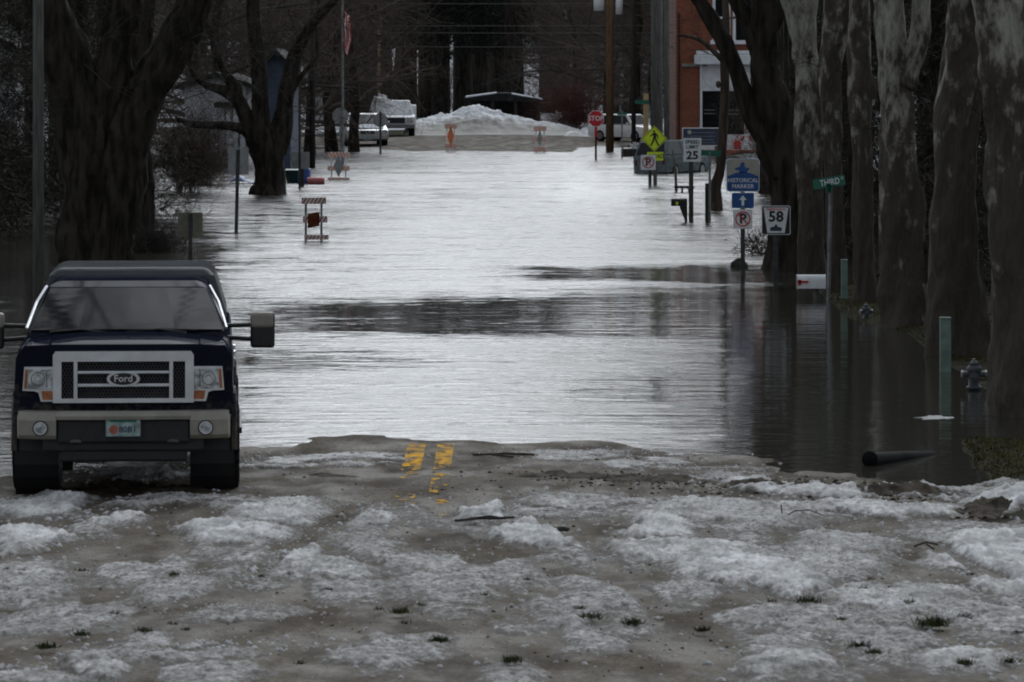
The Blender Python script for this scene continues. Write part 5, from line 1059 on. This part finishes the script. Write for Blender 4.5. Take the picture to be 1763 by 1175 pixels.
for a, c_ in ux:
    m = MB(); xc = (X_(a) + X_(c_)) / 2; w = X_(c_) - X_(a)
    for q in (-1, 1): m.box((xc + q * (w / 2 - .05), .06, (zz(74) + zz(-12)) / 2), (.12, .16, zz(-12) - zz(74)), 'brick_trim')
    m.box((xc, .06, zz(-12) - .06), (w, .16, .12), 'brick_trim'); m.box((xc, .05, zz(31)), (w, .14, .09), 'brick_trim'); m.box((xc, -.04, zz(73)), (w + .2, .3, .16), 'brick_trim'); wo = m.build('window', t)
    m = MB(); m.box((xc, .14, (zz(74) + zz(-12)) / 2), (w, .02, zz(-12) - zz(74)), 'glass_dark'); m.build('pane', wo)
m = MB(); m.box((X_(1262), -.5, zz(263)), (X_(1320) - X_(1205), .9, .22), 'bar_dull_red'); m.box((X_(1262), -.9, zz(268)), (X_(1325) - X_(1200), 1.2, .14), 'mortar_grey'); m.build('step', t)
m = MB(); m.tube([(X_(1169), -.06, -.1), (X_(1169), -.06, 5.6)], .03, 'roof_dark', 6); m.build('drainpipe', t)
# festive figures on the step
for i, (x, hgt, lb) in enumerate(((1268, .62, 'shorter red and white festive figurine on the storefront step'), (1284, .95, 'taller red and white festive figurine on the storefront step'))):
    o = thing('figurine', b + Vector((X_(x), -.55, zz(263) + .11)), lb, 'figurine', 'festive figurines', s=hgt)
    m = MB(); m.tube([(0, 0, 0), (0, 0, .1), (0, 0, .4), (0, 0, .66), (0, 0, .7)], [.2, .23, .2, .13, .06], 'flag_red' if i == 0 else 'flag_white', 12); m.tube([(.1, -.1, .6), (.24, -.16, .42)], .05, 'flag_red', 6); m.tube([(-.1, -.1, .6), (-.24, -.16, .42)], .05, 'flag_red', 6); m.tube([(0, 0, .0), (0, 0, .06)], .24, 'flag_white', 12); m.build('coat', o, True)
    m = MB(); m.tube([(0, 0, .66), (0, 0, .7), (0, 0, .78), (0, 0, .84)], [.05, .1, .11, .06], 'skin', 12); m.tube([(0, -.07, .64), (0, -.1, .72)], [.06, .09], 'flag_white', 8); m.build('head', o, True)
    m = MB(); m.tube([(0, 0, .81), (0, 0, .85)], .115, 'flag_white', 12); m.tube([(0, 0, .85), (.02, 0, .93), (.07, 0, 1.0)], [.1, .06, .02], 'flag_red', 10); m.build('hat', o, True)
# garden ornament statue
b2 = at(1092, 258, 186); b2.z = G(b2.x, b2.y); o = thing('garden_statue', b2, 'small white statue at the foot of the thin dark pole', 'statue'); m = MB(); m.tube([(0, 0, 0), (0, 0, .1), (.02, 0, .3), (-.02, 0, .42), (.0, 0, .5), (0, 0, .58)], [.16, .13, .1, .12, .06, .07], 'sign_white', 10); m.tube([(0, 0, .42), (.18, 0, .5)], .04, 'sign_white', 6); m.tube([(0, 0, .42), (-.17, 0, .47)], .04, 'sign_white', 6); m.build('figure', o, True)
m = MB(); b2 = at(1085, 268, 180); b2.z = 0; o = thing('planter', b2, 'dark low planter box in the shallow water by the thin dark pole', 'planter'); m.box((0, 0, .12), (.72, .5, .35), 'pole_dark'); m.build('box', o, bevel=.02); m = MB(); rn = random.Random(2)
for q in range(14): grow(m, (rn.uniform(-.3, .3), rn.uniform(-.2, .2), .28), (rn.gauss(0, .5), rn.gauss(0, .5), 1), .35, .008, 1, rn, 'twig', (4, 4))
m.build('plant', o)

def house(name, x0, x1, yb, ye, D, depth, mt, rf, label, wins=(), ridge=.28, side='x', porch=None):
    k = S(D); b = at((x0 + x1) / 2, yb, D); b.z = G(b.x, b.y) - .2; zz = lambda y: H - (y - HY) * k - b.z; w = (x1 - x0) * k; h = zz(ye)
    t = thing(name, b, label, 'house'); m = MB(); rh = w * ridge
    m.prism([(-w / 2, 0), (w / 2, 0), (w / 2, h), (0, h + rh), (-w / 2, h)], 0, depth, mt); m.build('wall', t)
    for s_ in (-1, 1):
        m = MB(); ov = .35; m.prism([(s_ * (w / 2 + ov), h - ov * rh / (w / 2)), (0, h), (0, h + rh + .16), (s_ * (w / 2 + ov), h + .16 - ov * rh / (w / 2))] if 0 else [(s_ * (w / 2 + ov), h + .02 - ov * 2 * rh / w), (s_ * (w / 2 + ov), h + .18 - ov * 2 * rh / w), (0, h + rh + .18), (0, h + rh + .02)], -.3, depth + .3, rf); m.build('roof', t)
    for (a, c_, y0, y1) in wins:
        m = MB(); xc = ((a + c_) / 2 - (x0 + x1) / 2) * k; ww = (c_ - a) * k; zc_ = (zz(y0) + zz(y1)) / 2; hh = zz(y0) - zz(y1)
        m.box((xc, -.02, zc_), (ww + .2, .06, hh + .2), 'brick_trim'); wo = m.build('window', t); m = MB(); m.box((xc, -.06, zc_), (ww, .03, hh), 'glass_dark'); m.build('pane', wo)
    if porch:
        m = MB()
        a, c_, y0 = porch; xc = ((a + c_) / 2 - (x0 + x1) / 2) * k; m.box((xc, -1.0, zz(y0)), ((c_ - a) * k, 2.2, .18), rf); m.build('porch_roof', t)
        n = 5
        for q in range(n): m = MB(); m.box((((a + (c_ - a) * (q + .03) / (n - .94)) - (x0 + x1) / 2) * k, -1.9, zz(y0) / 2), (.16, .16, zz(y0)), 'brick_trim'); m.build('porch_post', t)
    return t
house('house', 318, 424, 318, 150, 165, 9, 'siding', 'roof_dark', 'pale sided house with white corner posts behind the gnarled tree', wins=((345, 362, 225, 270), (402, 412, 230, 270)), ridge=.16, porch=(375, 424, 180))
house('house', -190, 28, 330, 90, 128, 9, 'siding', 'roof_dark', 'white house with porch posts at the far left edge behind the utility pole', wins=((-60, -20, 235, 300),), porch=(-120, 26, 218))
house('house', 450, 500, 235, 118, 160, 6, 'siding_blue', 'roof_dark', 'blue painted building glimpsed between the limbs of the gnarled tree', ridge=.5)
house('house', 534, 604, 224, 152, 262, 8, 'siding', 'roof_snow', 'small pale house beyond the snowy yard left of the pines', wins=((560, 572, 175, 195),), ridge=.25)
house('garage', 1058, 1180, 222, 150, 275, 10, 'siding', 'roof_snow', 'pale grey building beyond the white sport utility vehicle', ridge=.18, wins=((1100, 1112, 180, 200),))
# low picnic shelter behind the snow pile
D = 242; k = S(D); b = at(868, 205, D); b.z = G(b.x, b.y); zz = lambda y: H - (y - HY) * k - b.z; t = thing('picnic_shelter', b, 'low dark open shelter with a wide shallow roof behind the snow pile', 'shelter'); w = 66 * k
m = MB(); m.prism([(-w, zz(172)), (w, zz(175)), (w, zz(171)), (w * .1, zz(160)), (-w * .1, zz(160)), (-w, zz(168))][::-1], -2.5, 3, 'roof_dark'); m.build('roof', t)
m = MB(); m.prism([(w * .2, zz(160.5)), (w * 1.0, zz(170)), (w * 1.0, zz(171.5)), (w * .2, zz(162))], -2.52, 3, 'roof_snow'); m.prism([(-w * 1.0, zz(166)), (-w * .2, zz(159)), (-w * .2, zz(160.5)), (-w * 1.0, zz(168))], -2.52, 3, 'roof_snow'); m.build('snow_layer', t)
for q in (-.9, -.3, .3, .9): m = MB(); m.box((q * w, -2, zz(172) / 2), (.18, .18, zz(172)), 'pole_dark'); m.build('post', t)
m = MB(); m.box((0, 2.8, zz(172) / 2), (w * 1.9, .15, zz(172)), 'roof_dark'); m.build('back_wall', t)

# ------------------------------------------------------------------ snow
def snow_mat(name, c0, c1, dirt, dl=.5):
    m = bpy.data.materials.new(name); m.use_nodes = True; n = m.node_tree.nodes; l = m.node_tree.links; b = n['Principled BSDF']; tc = n.new('ShaderNodeTexCoord')
    def noise(s, d, st=(1, 1, 1), ro=.6):
        mp = n.new('ShaderNodeMapping'); mp.inputs['Scale'].default_value = st; q = n.new('ShaderNodeTexNoise'); q.inputs['Scale'].default_value = s; q.inputs['Detail'].default_value = d; q.inputs['Roughness'].default_value = ro
        l.new(tc.outputs['Object'], mp.inputs[0]); l.new(mp.outputs[0], q.inputs['Vector']); return q.outputs[0]
    r = n.new('ShaderNodeValToRGB'); l.new(noise(3.0, 6, (1, .6, 1)), r.inputs[0]); r.color_ramp.elements[0].position = .35; r.color_ramp.elements[1].position = .65; r.color_ramp.elements[0].color = (*c0, 1); r.color_ramp.elements[1].color = (*c1, 1)
    a = n.new('ShaderNodeAttribute'); a.attribute_name = 'clean'
    ad = n.new('ShaderNodeMath'); ad.operation = 'ADD'; l.new(a.outputs['Fac'], ad.inputs[0]); s = n.new('ShaderNodeMath'); s.operation = 'MULTIPLY_ADD'; l.new(noise(16, 7, (1, .5, 1), .8), s.inputs[0]); s.inputs[1].default_value = 2.4; s.inputs[2].default_value = -1.2; l.new(s.outputs[0], ad.inputs[1])
    mr = n.new('ShaderNodeMapRange'); l.new(ad.outputs[0], mr.inputs[0]); mr.inputs[1].default_value = .2; mr.inputs[2].default_value = .95
    mx = n.new('ShaderNodeMix'); mx.data_type = 'RGBA'; l.new(mr.outputs[0], mx.inputs[0]); mx.inputs[6].default_value = (*dirt, 1); l.new(r.outputs[0], mx.inputs[7]); l.new(mx.outputs[2], b.inputs['Base Color'])
    b.inputs['Roughness'].default_value = .7; b.inputs['Specular IOR Level'].default_value = .2
    bp = n.new('ShaderNodeBump'); bp.inputs['Strength'].default_value = .9; bp.inputs['Distance'].default_value = .02; l.new(noise(30, 7, (1, .7, 1), .85), bp.inputs['Height']); l.new(bp.outputs[0], b.inputs['Normal'])
    MATS[name] = m; return m
snow_mat('slush', (.40, .40, .39), (.86, .86, .86), (.078, .066, .052)); snow_mat('pile_snow', (.62, .63, .64), (.88, .9, .92), (.40, .385, .35))
PT = [(560, 790, 120, 7, .8), (440, 800, 60, 6, .7), (985, 780, 130, 6, .55), (1100, 797, 100, 6, .6), (1240, 806, 70, 4, .4), (60, 872, 95, 20, 1), (50, 928, 75, 17, 1), (180, 893, 62, 12, .8), (300, 864, 120, 10, .7), (480, 878, 90, 22, .8), (395, 920, 90, 19, 1), (635, 897, 80, 22, .7), (505, 972, 58, 22, 1), (565, 988, 110, 20, .7), (420, 985, 70, 12, .5), (838, 893, 48, 12, 1), (900, 918, 62, 18, 1), (935, 930, 40, 10, 1),
      (1000, 862, 150, 13, .6), (960, 885, 80, 9, .5), (1145, 905, 70, 26, 1), (1250, 882, 210, 18, .7), (1180, 955, 130, 22, .8), (1290, 985, 130, 30, 1), (1360, 1000, 60, 26, 1), (1450, 930, 120, 18, .6), (1400, 962, 150, 22, .6), (1560, 1020, 150, 28, .7), (1690, 1055, 110, 30, .7), (1730, 938, 125, 44, 1.2), (1790, 985, 110, 40, 1.1), (1740, 858, 90, 13, 1.2), (1500, 866, 170, 12, .9), (1610, 905, 60, 10, .3),
      (60, 985, 70, 22, .6), (20, 1005, 60, 18, .6), (1670, 1130, 110, 28, .8), (1350, 1142, 90, 22, .8), (640, 1142, 70, 18, .6), (180, 1150, 55, 25, .7), (1000, 1072, 34, 14, .8), (60, 1172, 90, 15, .6), (320, 1130, 160, 10, .5), (430, 1010, 50, 8, .4), (760, 960, 60, 8, .3), (880, 1000, 80, 10, .3), (620, 930, 70, 14, .4), (1050, 960, 80, 18, .5), (1480, 1060, 140, 20, .4), (780, 1045, 60, 12, .35), (400, 1060, 120, 12, .35), (250, 1000, 120, 12, .35), (1230, 822, 90, 6, .5), (1400, 838, 180, 9, .9), (1560, 835, 100, 9, .8), (245, 812, 110, 10, .8), (1690, 835, 60, 10, .6)]
def clean(X, Y):
    px = HX + X / Y * F; py = HY + (H - zc(Y)) / Y * F
    wx = 130 * (fbm(X * 2.2, Y * 1.1, 4, 101) - .5); wy = 38 * (fbm(X * 2.0 + 40, Y * 1.3, 4, 111) - .5)
    c = np.zeros_like(X)
    for a, b_, rx, ry, s_ in PT:
        d = np.sqrt(((px + wx - a) / rx) ** 2 + ((py + wy - b_) / ry) ** 2); c = np.maximum(c, s_ * (1 - ss(.55, 1.25, d)))
    low = .50 * ss(.46, .64, fbm(X * 1.7, Y * .55, 5, 121)) * ss(868, 900, py); c = np.maximum(c, low)
    for pl, w_ in (([(655, 850), (560, 905), (440, 985), (250, 1090)], 26), ([(1390, 902), (1600, 925), (1763, 1010)], 20), ([(1010, 905), (1060, 1000), (1180, 1090)], 24)):
        xx = [p[1] for p in pl]; tx = np.interp(py, xx, [p[0] for p in pl]); c = c * (1 - .85 * (1 - ss(w_ * .7, w_ * 1.5, np.abs(px + .4 * wx - tx))) * ss(xx[0] - 10, xx[0] + 10, py) * (1 - ss(xx[-1] - 30, xx[-1], py)))
    return c
def snow_h(X, Y):
    c = clean(X, Y); lump = billow(X * 5, Y * 4, 4, 131); fine = billow(X * 17, Y * 13, 3, 141)
    h = np.where(c > .02, (c - .14) * .045 + c * (.085 * (lump - .48) + .06 * (fine - .5) + .05 * (fbm(X * 1.6, Y * 1.2, 3, 151) - .45)), -.02)
    rough = .010 * (fbm(X * 9, Y * 6, 4, 161) - .5) * ss(40.5, 39, Y)
    return h * ss(47.4, 45.4, Y) * (1 - .75 * ss(43.6, 45.2, Y)), rough, c
sx = seq((-5.6, 5.8, .019)); sy = seq((25.8, 34, .028), (34, 47.5, .04))
X, Y = np.meshgrid(sx, sy); hh, rough, cc = snow_h(X, Y)
road_base = np.maximum(RZ(X, Y), G(X, Y)) + .002
keep = (hh + .8 * rough > .0015) & (np.abs((X - (212.5 - HX) / F * 41.8)) < 9)
Zs = road_base + np.maximum(hh, -.01) + rough * .6
i = np.arange(X.size).reshape(X.shape); kf = keep[:-1, :-1] | keep[:-1, 1:] | keep[1:, 1:] | keep[1:, :-1]
Q = np.stack([i[:-1, :-1], i[:-1, 1:], i[1:, 1:], i[1:, :-1]], -1)[kf]; V = np.stack([X, Y, Zs], -1).reshape(-1, 3); us_ = np.unique(Q); rm = -np.ones(len(V), int); rm[us_] = np.arange(len(us_))
gobj('slush_snow', V[us_], rm[Q], M('slush'), attr={'clean': cc.ravel()[us_] * .9})['kind'] = 'stuff'

MP = [(205, 838, 45, 6, 1.3), (130, 844, 70, 5, .7), (290, 843, 90, 4, .8), (1010, 821, 130, 3, .8), (1130, 825, 90, 3, .6), (1690, 868, 42, 9, 1.3), (1560, 838, 100, 4, .5), (1330, 833, 100, 3, .5), (560, 820, 60, 2, .5)]
px_ = HX + X / Y * F; py_ = HY + (H - zc(Y)) / Y * F; mm = np.zeros_like(X)
for a, b_, rx, ry_, s_ in MP: d = np.sqrt(((px_ + 70 * (fbm(X * 3, Y * 2, 4, 301) - .5) - a) / rx) ** 2 + ((py_ + 10 * (fbm(X * 2.5, Y * 2, 4, 311) - .5) - b_) / ry_) ** 2); mm = np.maximum(mm, s_ * (1 - ss(.3, 1.4, d)))
mh = mm * (.02 + .10 * (billow(X * 7, Y * 5, 4, 321) - .42)) - .006
kf = (mh > .002); kf = kf[:-1, :-1] | kf[:-1, 1:] | kf[1:, 1:] | kf[1:, :-1]; Zm = road_base + np.maximum(mh, -.01) + np.maximum(hh, 0) * (hh > .0015)
Q = np.stack([i[:-1, :-1], i[:-1, 1:], i[1:, 1:], i[1:, :-1]], -1)[kf]; V = np.stack([X, Y, Zm], -1).reshape(-1, 3); us_ = np.unique(Q); rm = -np.ones(len(V), int); rm[us_] = np.arange(len(us_))
gobj('mud', V[us_], rm[Q], M('mud'))['kind'] = 'stuff'
# the ploughed pile and smaller heaps at the end of the street
def pile(name, x0, x1, yb, prof, D, depth, label, seed, cl=.6):
    k = S(D); b = at((x0 + x1) / 2, yb, D); b.z = G(b.x, b.y) - .03; hw = (x1 - x0) / 2 * k; xm = (x0 + x1) / 2
    pxs = [p[0] for p in prof]; hs_ = [max(0, (yb - p[1]) * k) for p in prof]
    def zf(X, Y):
        h = .86 * np.interp(X / k + xm, pxs, hs_); v = Y / depth; shp = ss(0, .62, v) ** .8 * (1 - ss(.68, 1, v)); q = h * shp * (1 + .2 * (fbm(X * 1.5, Y * 1.5, 4, seed) - .5) * 2) + shp * .3 * (billow(X * 2.2, Y * 2.2, 3, seed + 3) - .45) * (h > .05); return q
    V, Q = grid(np.arange(-hw, hw, .05), np.arange(0, depth, .06), zf); o = gobj(name, V, Q, M('pile_snow'), attr={'clean': np.clip(cl + .55 * ss(.3, 1.3, V[:, 2]) + .9 * (fbm(V[:, 0] * .8, V[:, 2] * 2, 3, seed + 9) - .55) + .5 * ss(depth * .3, depth * .45, V[:, 1]), 0, 1)})
    o.location = b; tag(o, label, 'snow pile'); return o
pile('snow_pile', 690, 1010, 238, [(690, 238), (705, 222), (735, 208), (762, 202), (790, 192), (812, 184), (832, 183), (842, 193), (860, 196), (885, 201), (905, 209), (925, 216), (960, 222), (985, 229), (1010, 238)], 218, 5.5, 'large dirty ploughed snow pile at the end of the street', 201, .12)
pile('snow_pile', 970, 1035, 236, [(970, 236), (985, 226), (1000, 229), (1018, 227), (1035, 236)], 216, 2.5, 'low snow heap between the large pile and the red stop sign', 211, .7)
pile('snow_bank', 505, 610, 234, [(505, 234), (520, 222), (560, 217), (590, 222), (610, 234)], 228, 6, 'white snow bank on the yard behind the dark wooden pole', 221, .9)

# floating and stranded ice, mud, sticks, tufts
rn = random.Random(12)
for j, (x, y, w, d_, lb) in enumerate(((1612, 720, .5, .35, 'thin grey ice floe beside the bigger green marker post'),)):
    b = on(x, y); m = MB(); n = 22; ring = [(w / 2 * math.cos(2 * math.pi * i / n) * rn.uniform(.35, 1.15), d_ * math.sin(2 * math.pi * i / n) * rn.uniform(.5, 1.1)) for i in range(n)]
    m.add([(a, c_, -.01) for a, c_ in ring] + [(a, c_, .006) for a, c_ in ring], [tuple(range(n, 2 * n))] + [(i, (i + 1) % n, (i + 1) % n + n, i + n) for i in range(n)], 'ice'); o = m.build('ice_floe'); o.location = (b.x, b.y, .0); tag(o, lb, 'ice')
def clods(name, spots, mt, seed, kind='stuff', smin=.012, smax=.04):
    rs = random.Random(seed); m = MB()
    for (x, y, sx_, sy_, n, sc_) in spots:
        for q in range(n):
            a, c_ = x + rs.gauss(0, sx_), y + rs.gauss(0, sy_)
            p = on(a, max(c_, 600), 0); p = on(a, max(c_, 600), float(zc(p.y))); s_ = (smin + (smax - smin) * rs.random() ** 3) * sc_ * .8; z = float(max(G(p.x, p.y), RZ(p.x, p.y))) + s_ * .1
            vs = []
            for e in range(3):
                for j in range(6):
                    an = j * math.pi / 3 + e * .4; r_ = s_ * (1, .85, .3)[e] * rs.uniform(.7, 1.25); vs.append((p.x + r_ * math.cos(an) * 1.4, p.y + r_ * math.sin(an), z + (-.6, .35, .85)[e] * s_ * rs.uniform(.8, 1.2)))
            m.add(vs, [(e * 6 + j, e * 6 + (j + 1) % 6, e * 6 + 6 + (j + 1) % 6, e * 6 + 6 + j) for e in range(2) for j in range(6)] + [tuple(range(12, 18))], mt)
    o = m.build(name, smooth=True); o['kind'] = kind; return o
clods('mud_clods', [(205, 836, 30, 4, 160, 1.2), (150, 842, 40, 2.5, 80, .8), (290, 843, 45, 2.5, 90, .8), (1000, 821, 80, 3, 120, .6), (1120, 824, 70, 4, 90, .6), (1300, 832, 150, 8, 420, .6), (1500, 838, 120, 8, 420, .7), (1690, 868, 30, 9, 160, 1.0), (1680, 790, 40, 25, 120, .7), (880, 855, 300, 30, 200, .5), (800, 1020, 560, 90, 700, .38), (1300, 1060, 300, 80, 420, .4), (1120, 790, 60, 6, 60, .5)], 'mud', 9)
rs = random.Random(31)
clods('ice_chunks', [(p_[0], p_[1], p_[2] * .75, p_[3] * .8, int(30 + p_[2] * 1.1), .8 * min(1, p_[4] + .2)) for p_ in PT] + [(800, 1040, 560, 90, 900, .5)], 'ice_chunk', 33)
m = MB(); rs = random.Random(17)
def tuft(m, x, y, n, s_, mt='grass_dark'):
    p = on(x, y, 0); p = on(x, y, float(zc(p.y)) + .02)
    for q in range(n):
        a = Vector((p.x + rs.gauss(0, s_ * .55), p.y + rs.gauss(0, s_ * .7), float(max(G(p.x, p.y), RZ(p.x, p.y))) + .03)); d = Vector((rs.gauss(0, .7), rs.gauss(0, .6), rs.uniform(.3, 1))).normalized() * s_ * rs.uniform(.5, 1.1); w = Vector((rs.gauss(0, 1), rs.gauss(0, 1), 0)).normalized() * .004
        m.add([a - w, a + w, a + d * .6 + w * .7, a + d], [(0, 1, 2, 3)], mt)
for (x, y, n, s_) in ((1388, 1046, 240, .07), (1562, 1042, 110, .05), (1605, 1080, 300, .09), (1655, 1066, 110, .06), (1480, 1125, 120, .06), (1505, 1138, 90, .05), (1015, 1078, 140, .07), (1090, 1088, 140, .06), (755, 1125, 160, .06), (690, 1070, 140, .06), (880, 1165, 140, .06), (140, 1108, 110, .05), (80, 1133, 120, .06), (250, 1103, 90, .05), (1660, 1156, 130, .05), (1210, 1100, 110, .05), (1740, 1150, 80, .05), (300, 1000, 60, .04), (1450, 1075, 80, .04), (560, 1030, 70, .04)): tuft(m, x, y, n, s_)
for q in range(22): tuft(m, rs.uniform(0, 1763), rs.uniform(980, 1170), 30, .035)
o = m.build('grass_tufts'); o['kind'] = 'stuff'
m = MB()
for q in range(16000):      # lawn on the right edge and grassy edge by the tree row
    if q < 10000: x = rs.uniform(4.35, 6.6); y = rs.uniform(43.3, 50)
    else: x = rs.uniform(5.2, 6.6); y = rs.uniform(60, 82)
    z = float(G(x, y)); 
    if z < .004: continue
    a = Vector((x, y, z - .004)); d = Vector((rs.gauss(0, .7), rs.gauss(0, .5), rs.uniform(.3, 1))).normalized() * rs.uniform(.03, .07); w = Vector((.006, .002, 0)); m.add([a - w, a + w, a + d], [(0, 1, 2)], 'grass')
o = m.build('lawn_grass'); o['kind'] = 'stuff'
def stick(x, y, pts, r, label, lift=.0):
    p = on(x, y, 0); p = on(x, y, float(zc(p.y))); z = float(max(G(p.x, p.y), RZ(p.x, p.y))) + lift; m = MB()
    for pl in pts: m.tube([Vector(q) for q in pl], [r, r, r * .8, r * .5][:len(pl)] if len(pl) <= 4 else r, 'twig_dark', 5)
    o = m.build('fallen_stick'); o.location = (p.x, p.y, z); tag(o, label, 'stick')
stick(820, 911, [[(-.18, -.05, .02), (0, 0, .035), (.25, .05, .03)], [(-.05, .02, .03), (.12, -.06, .06), (.2, -.1, .05)], [(.1, .03, .03), (.32, -.04, .05)]], .011, 'dark forked stick lying on the snow just right of the centre', .03)
stick(960, 925, [[(-.03, 0, .01), (.05, .02, .02), (.09, 0, .015)]], .022, 'short thick dark stick end beside the centre snow heap', .03)
stick(1385, 893, [[(-.16, 0, .0), (-.08, .02, .045), (.05, .03, .05), (.18, 0, .0)], [(-.19, .0, .0), (-.2, 0, .1)]], .006, 'thin arched twig on the snow in the right foreground', .04)
stick(865, 788, [[(-.3, .1, .01), (0, 0, .03), (.25, .1, .01)], [(-.1, 0, .02), (.1, -.25, .02)], [(.0, .2, .02), (.32, 0, .02)]], .011, 'dark twigs stranded at the water edge right of the yellow lines', .0)
stick(1595, 943, [[(-.1, 0, .02), (.0, .03, .05), (.1, .03, .03)], [(.0, 0, .04), (.05, -.1, .01)]], .009, 'small dark twig at the edge of the right snow bank', .03)
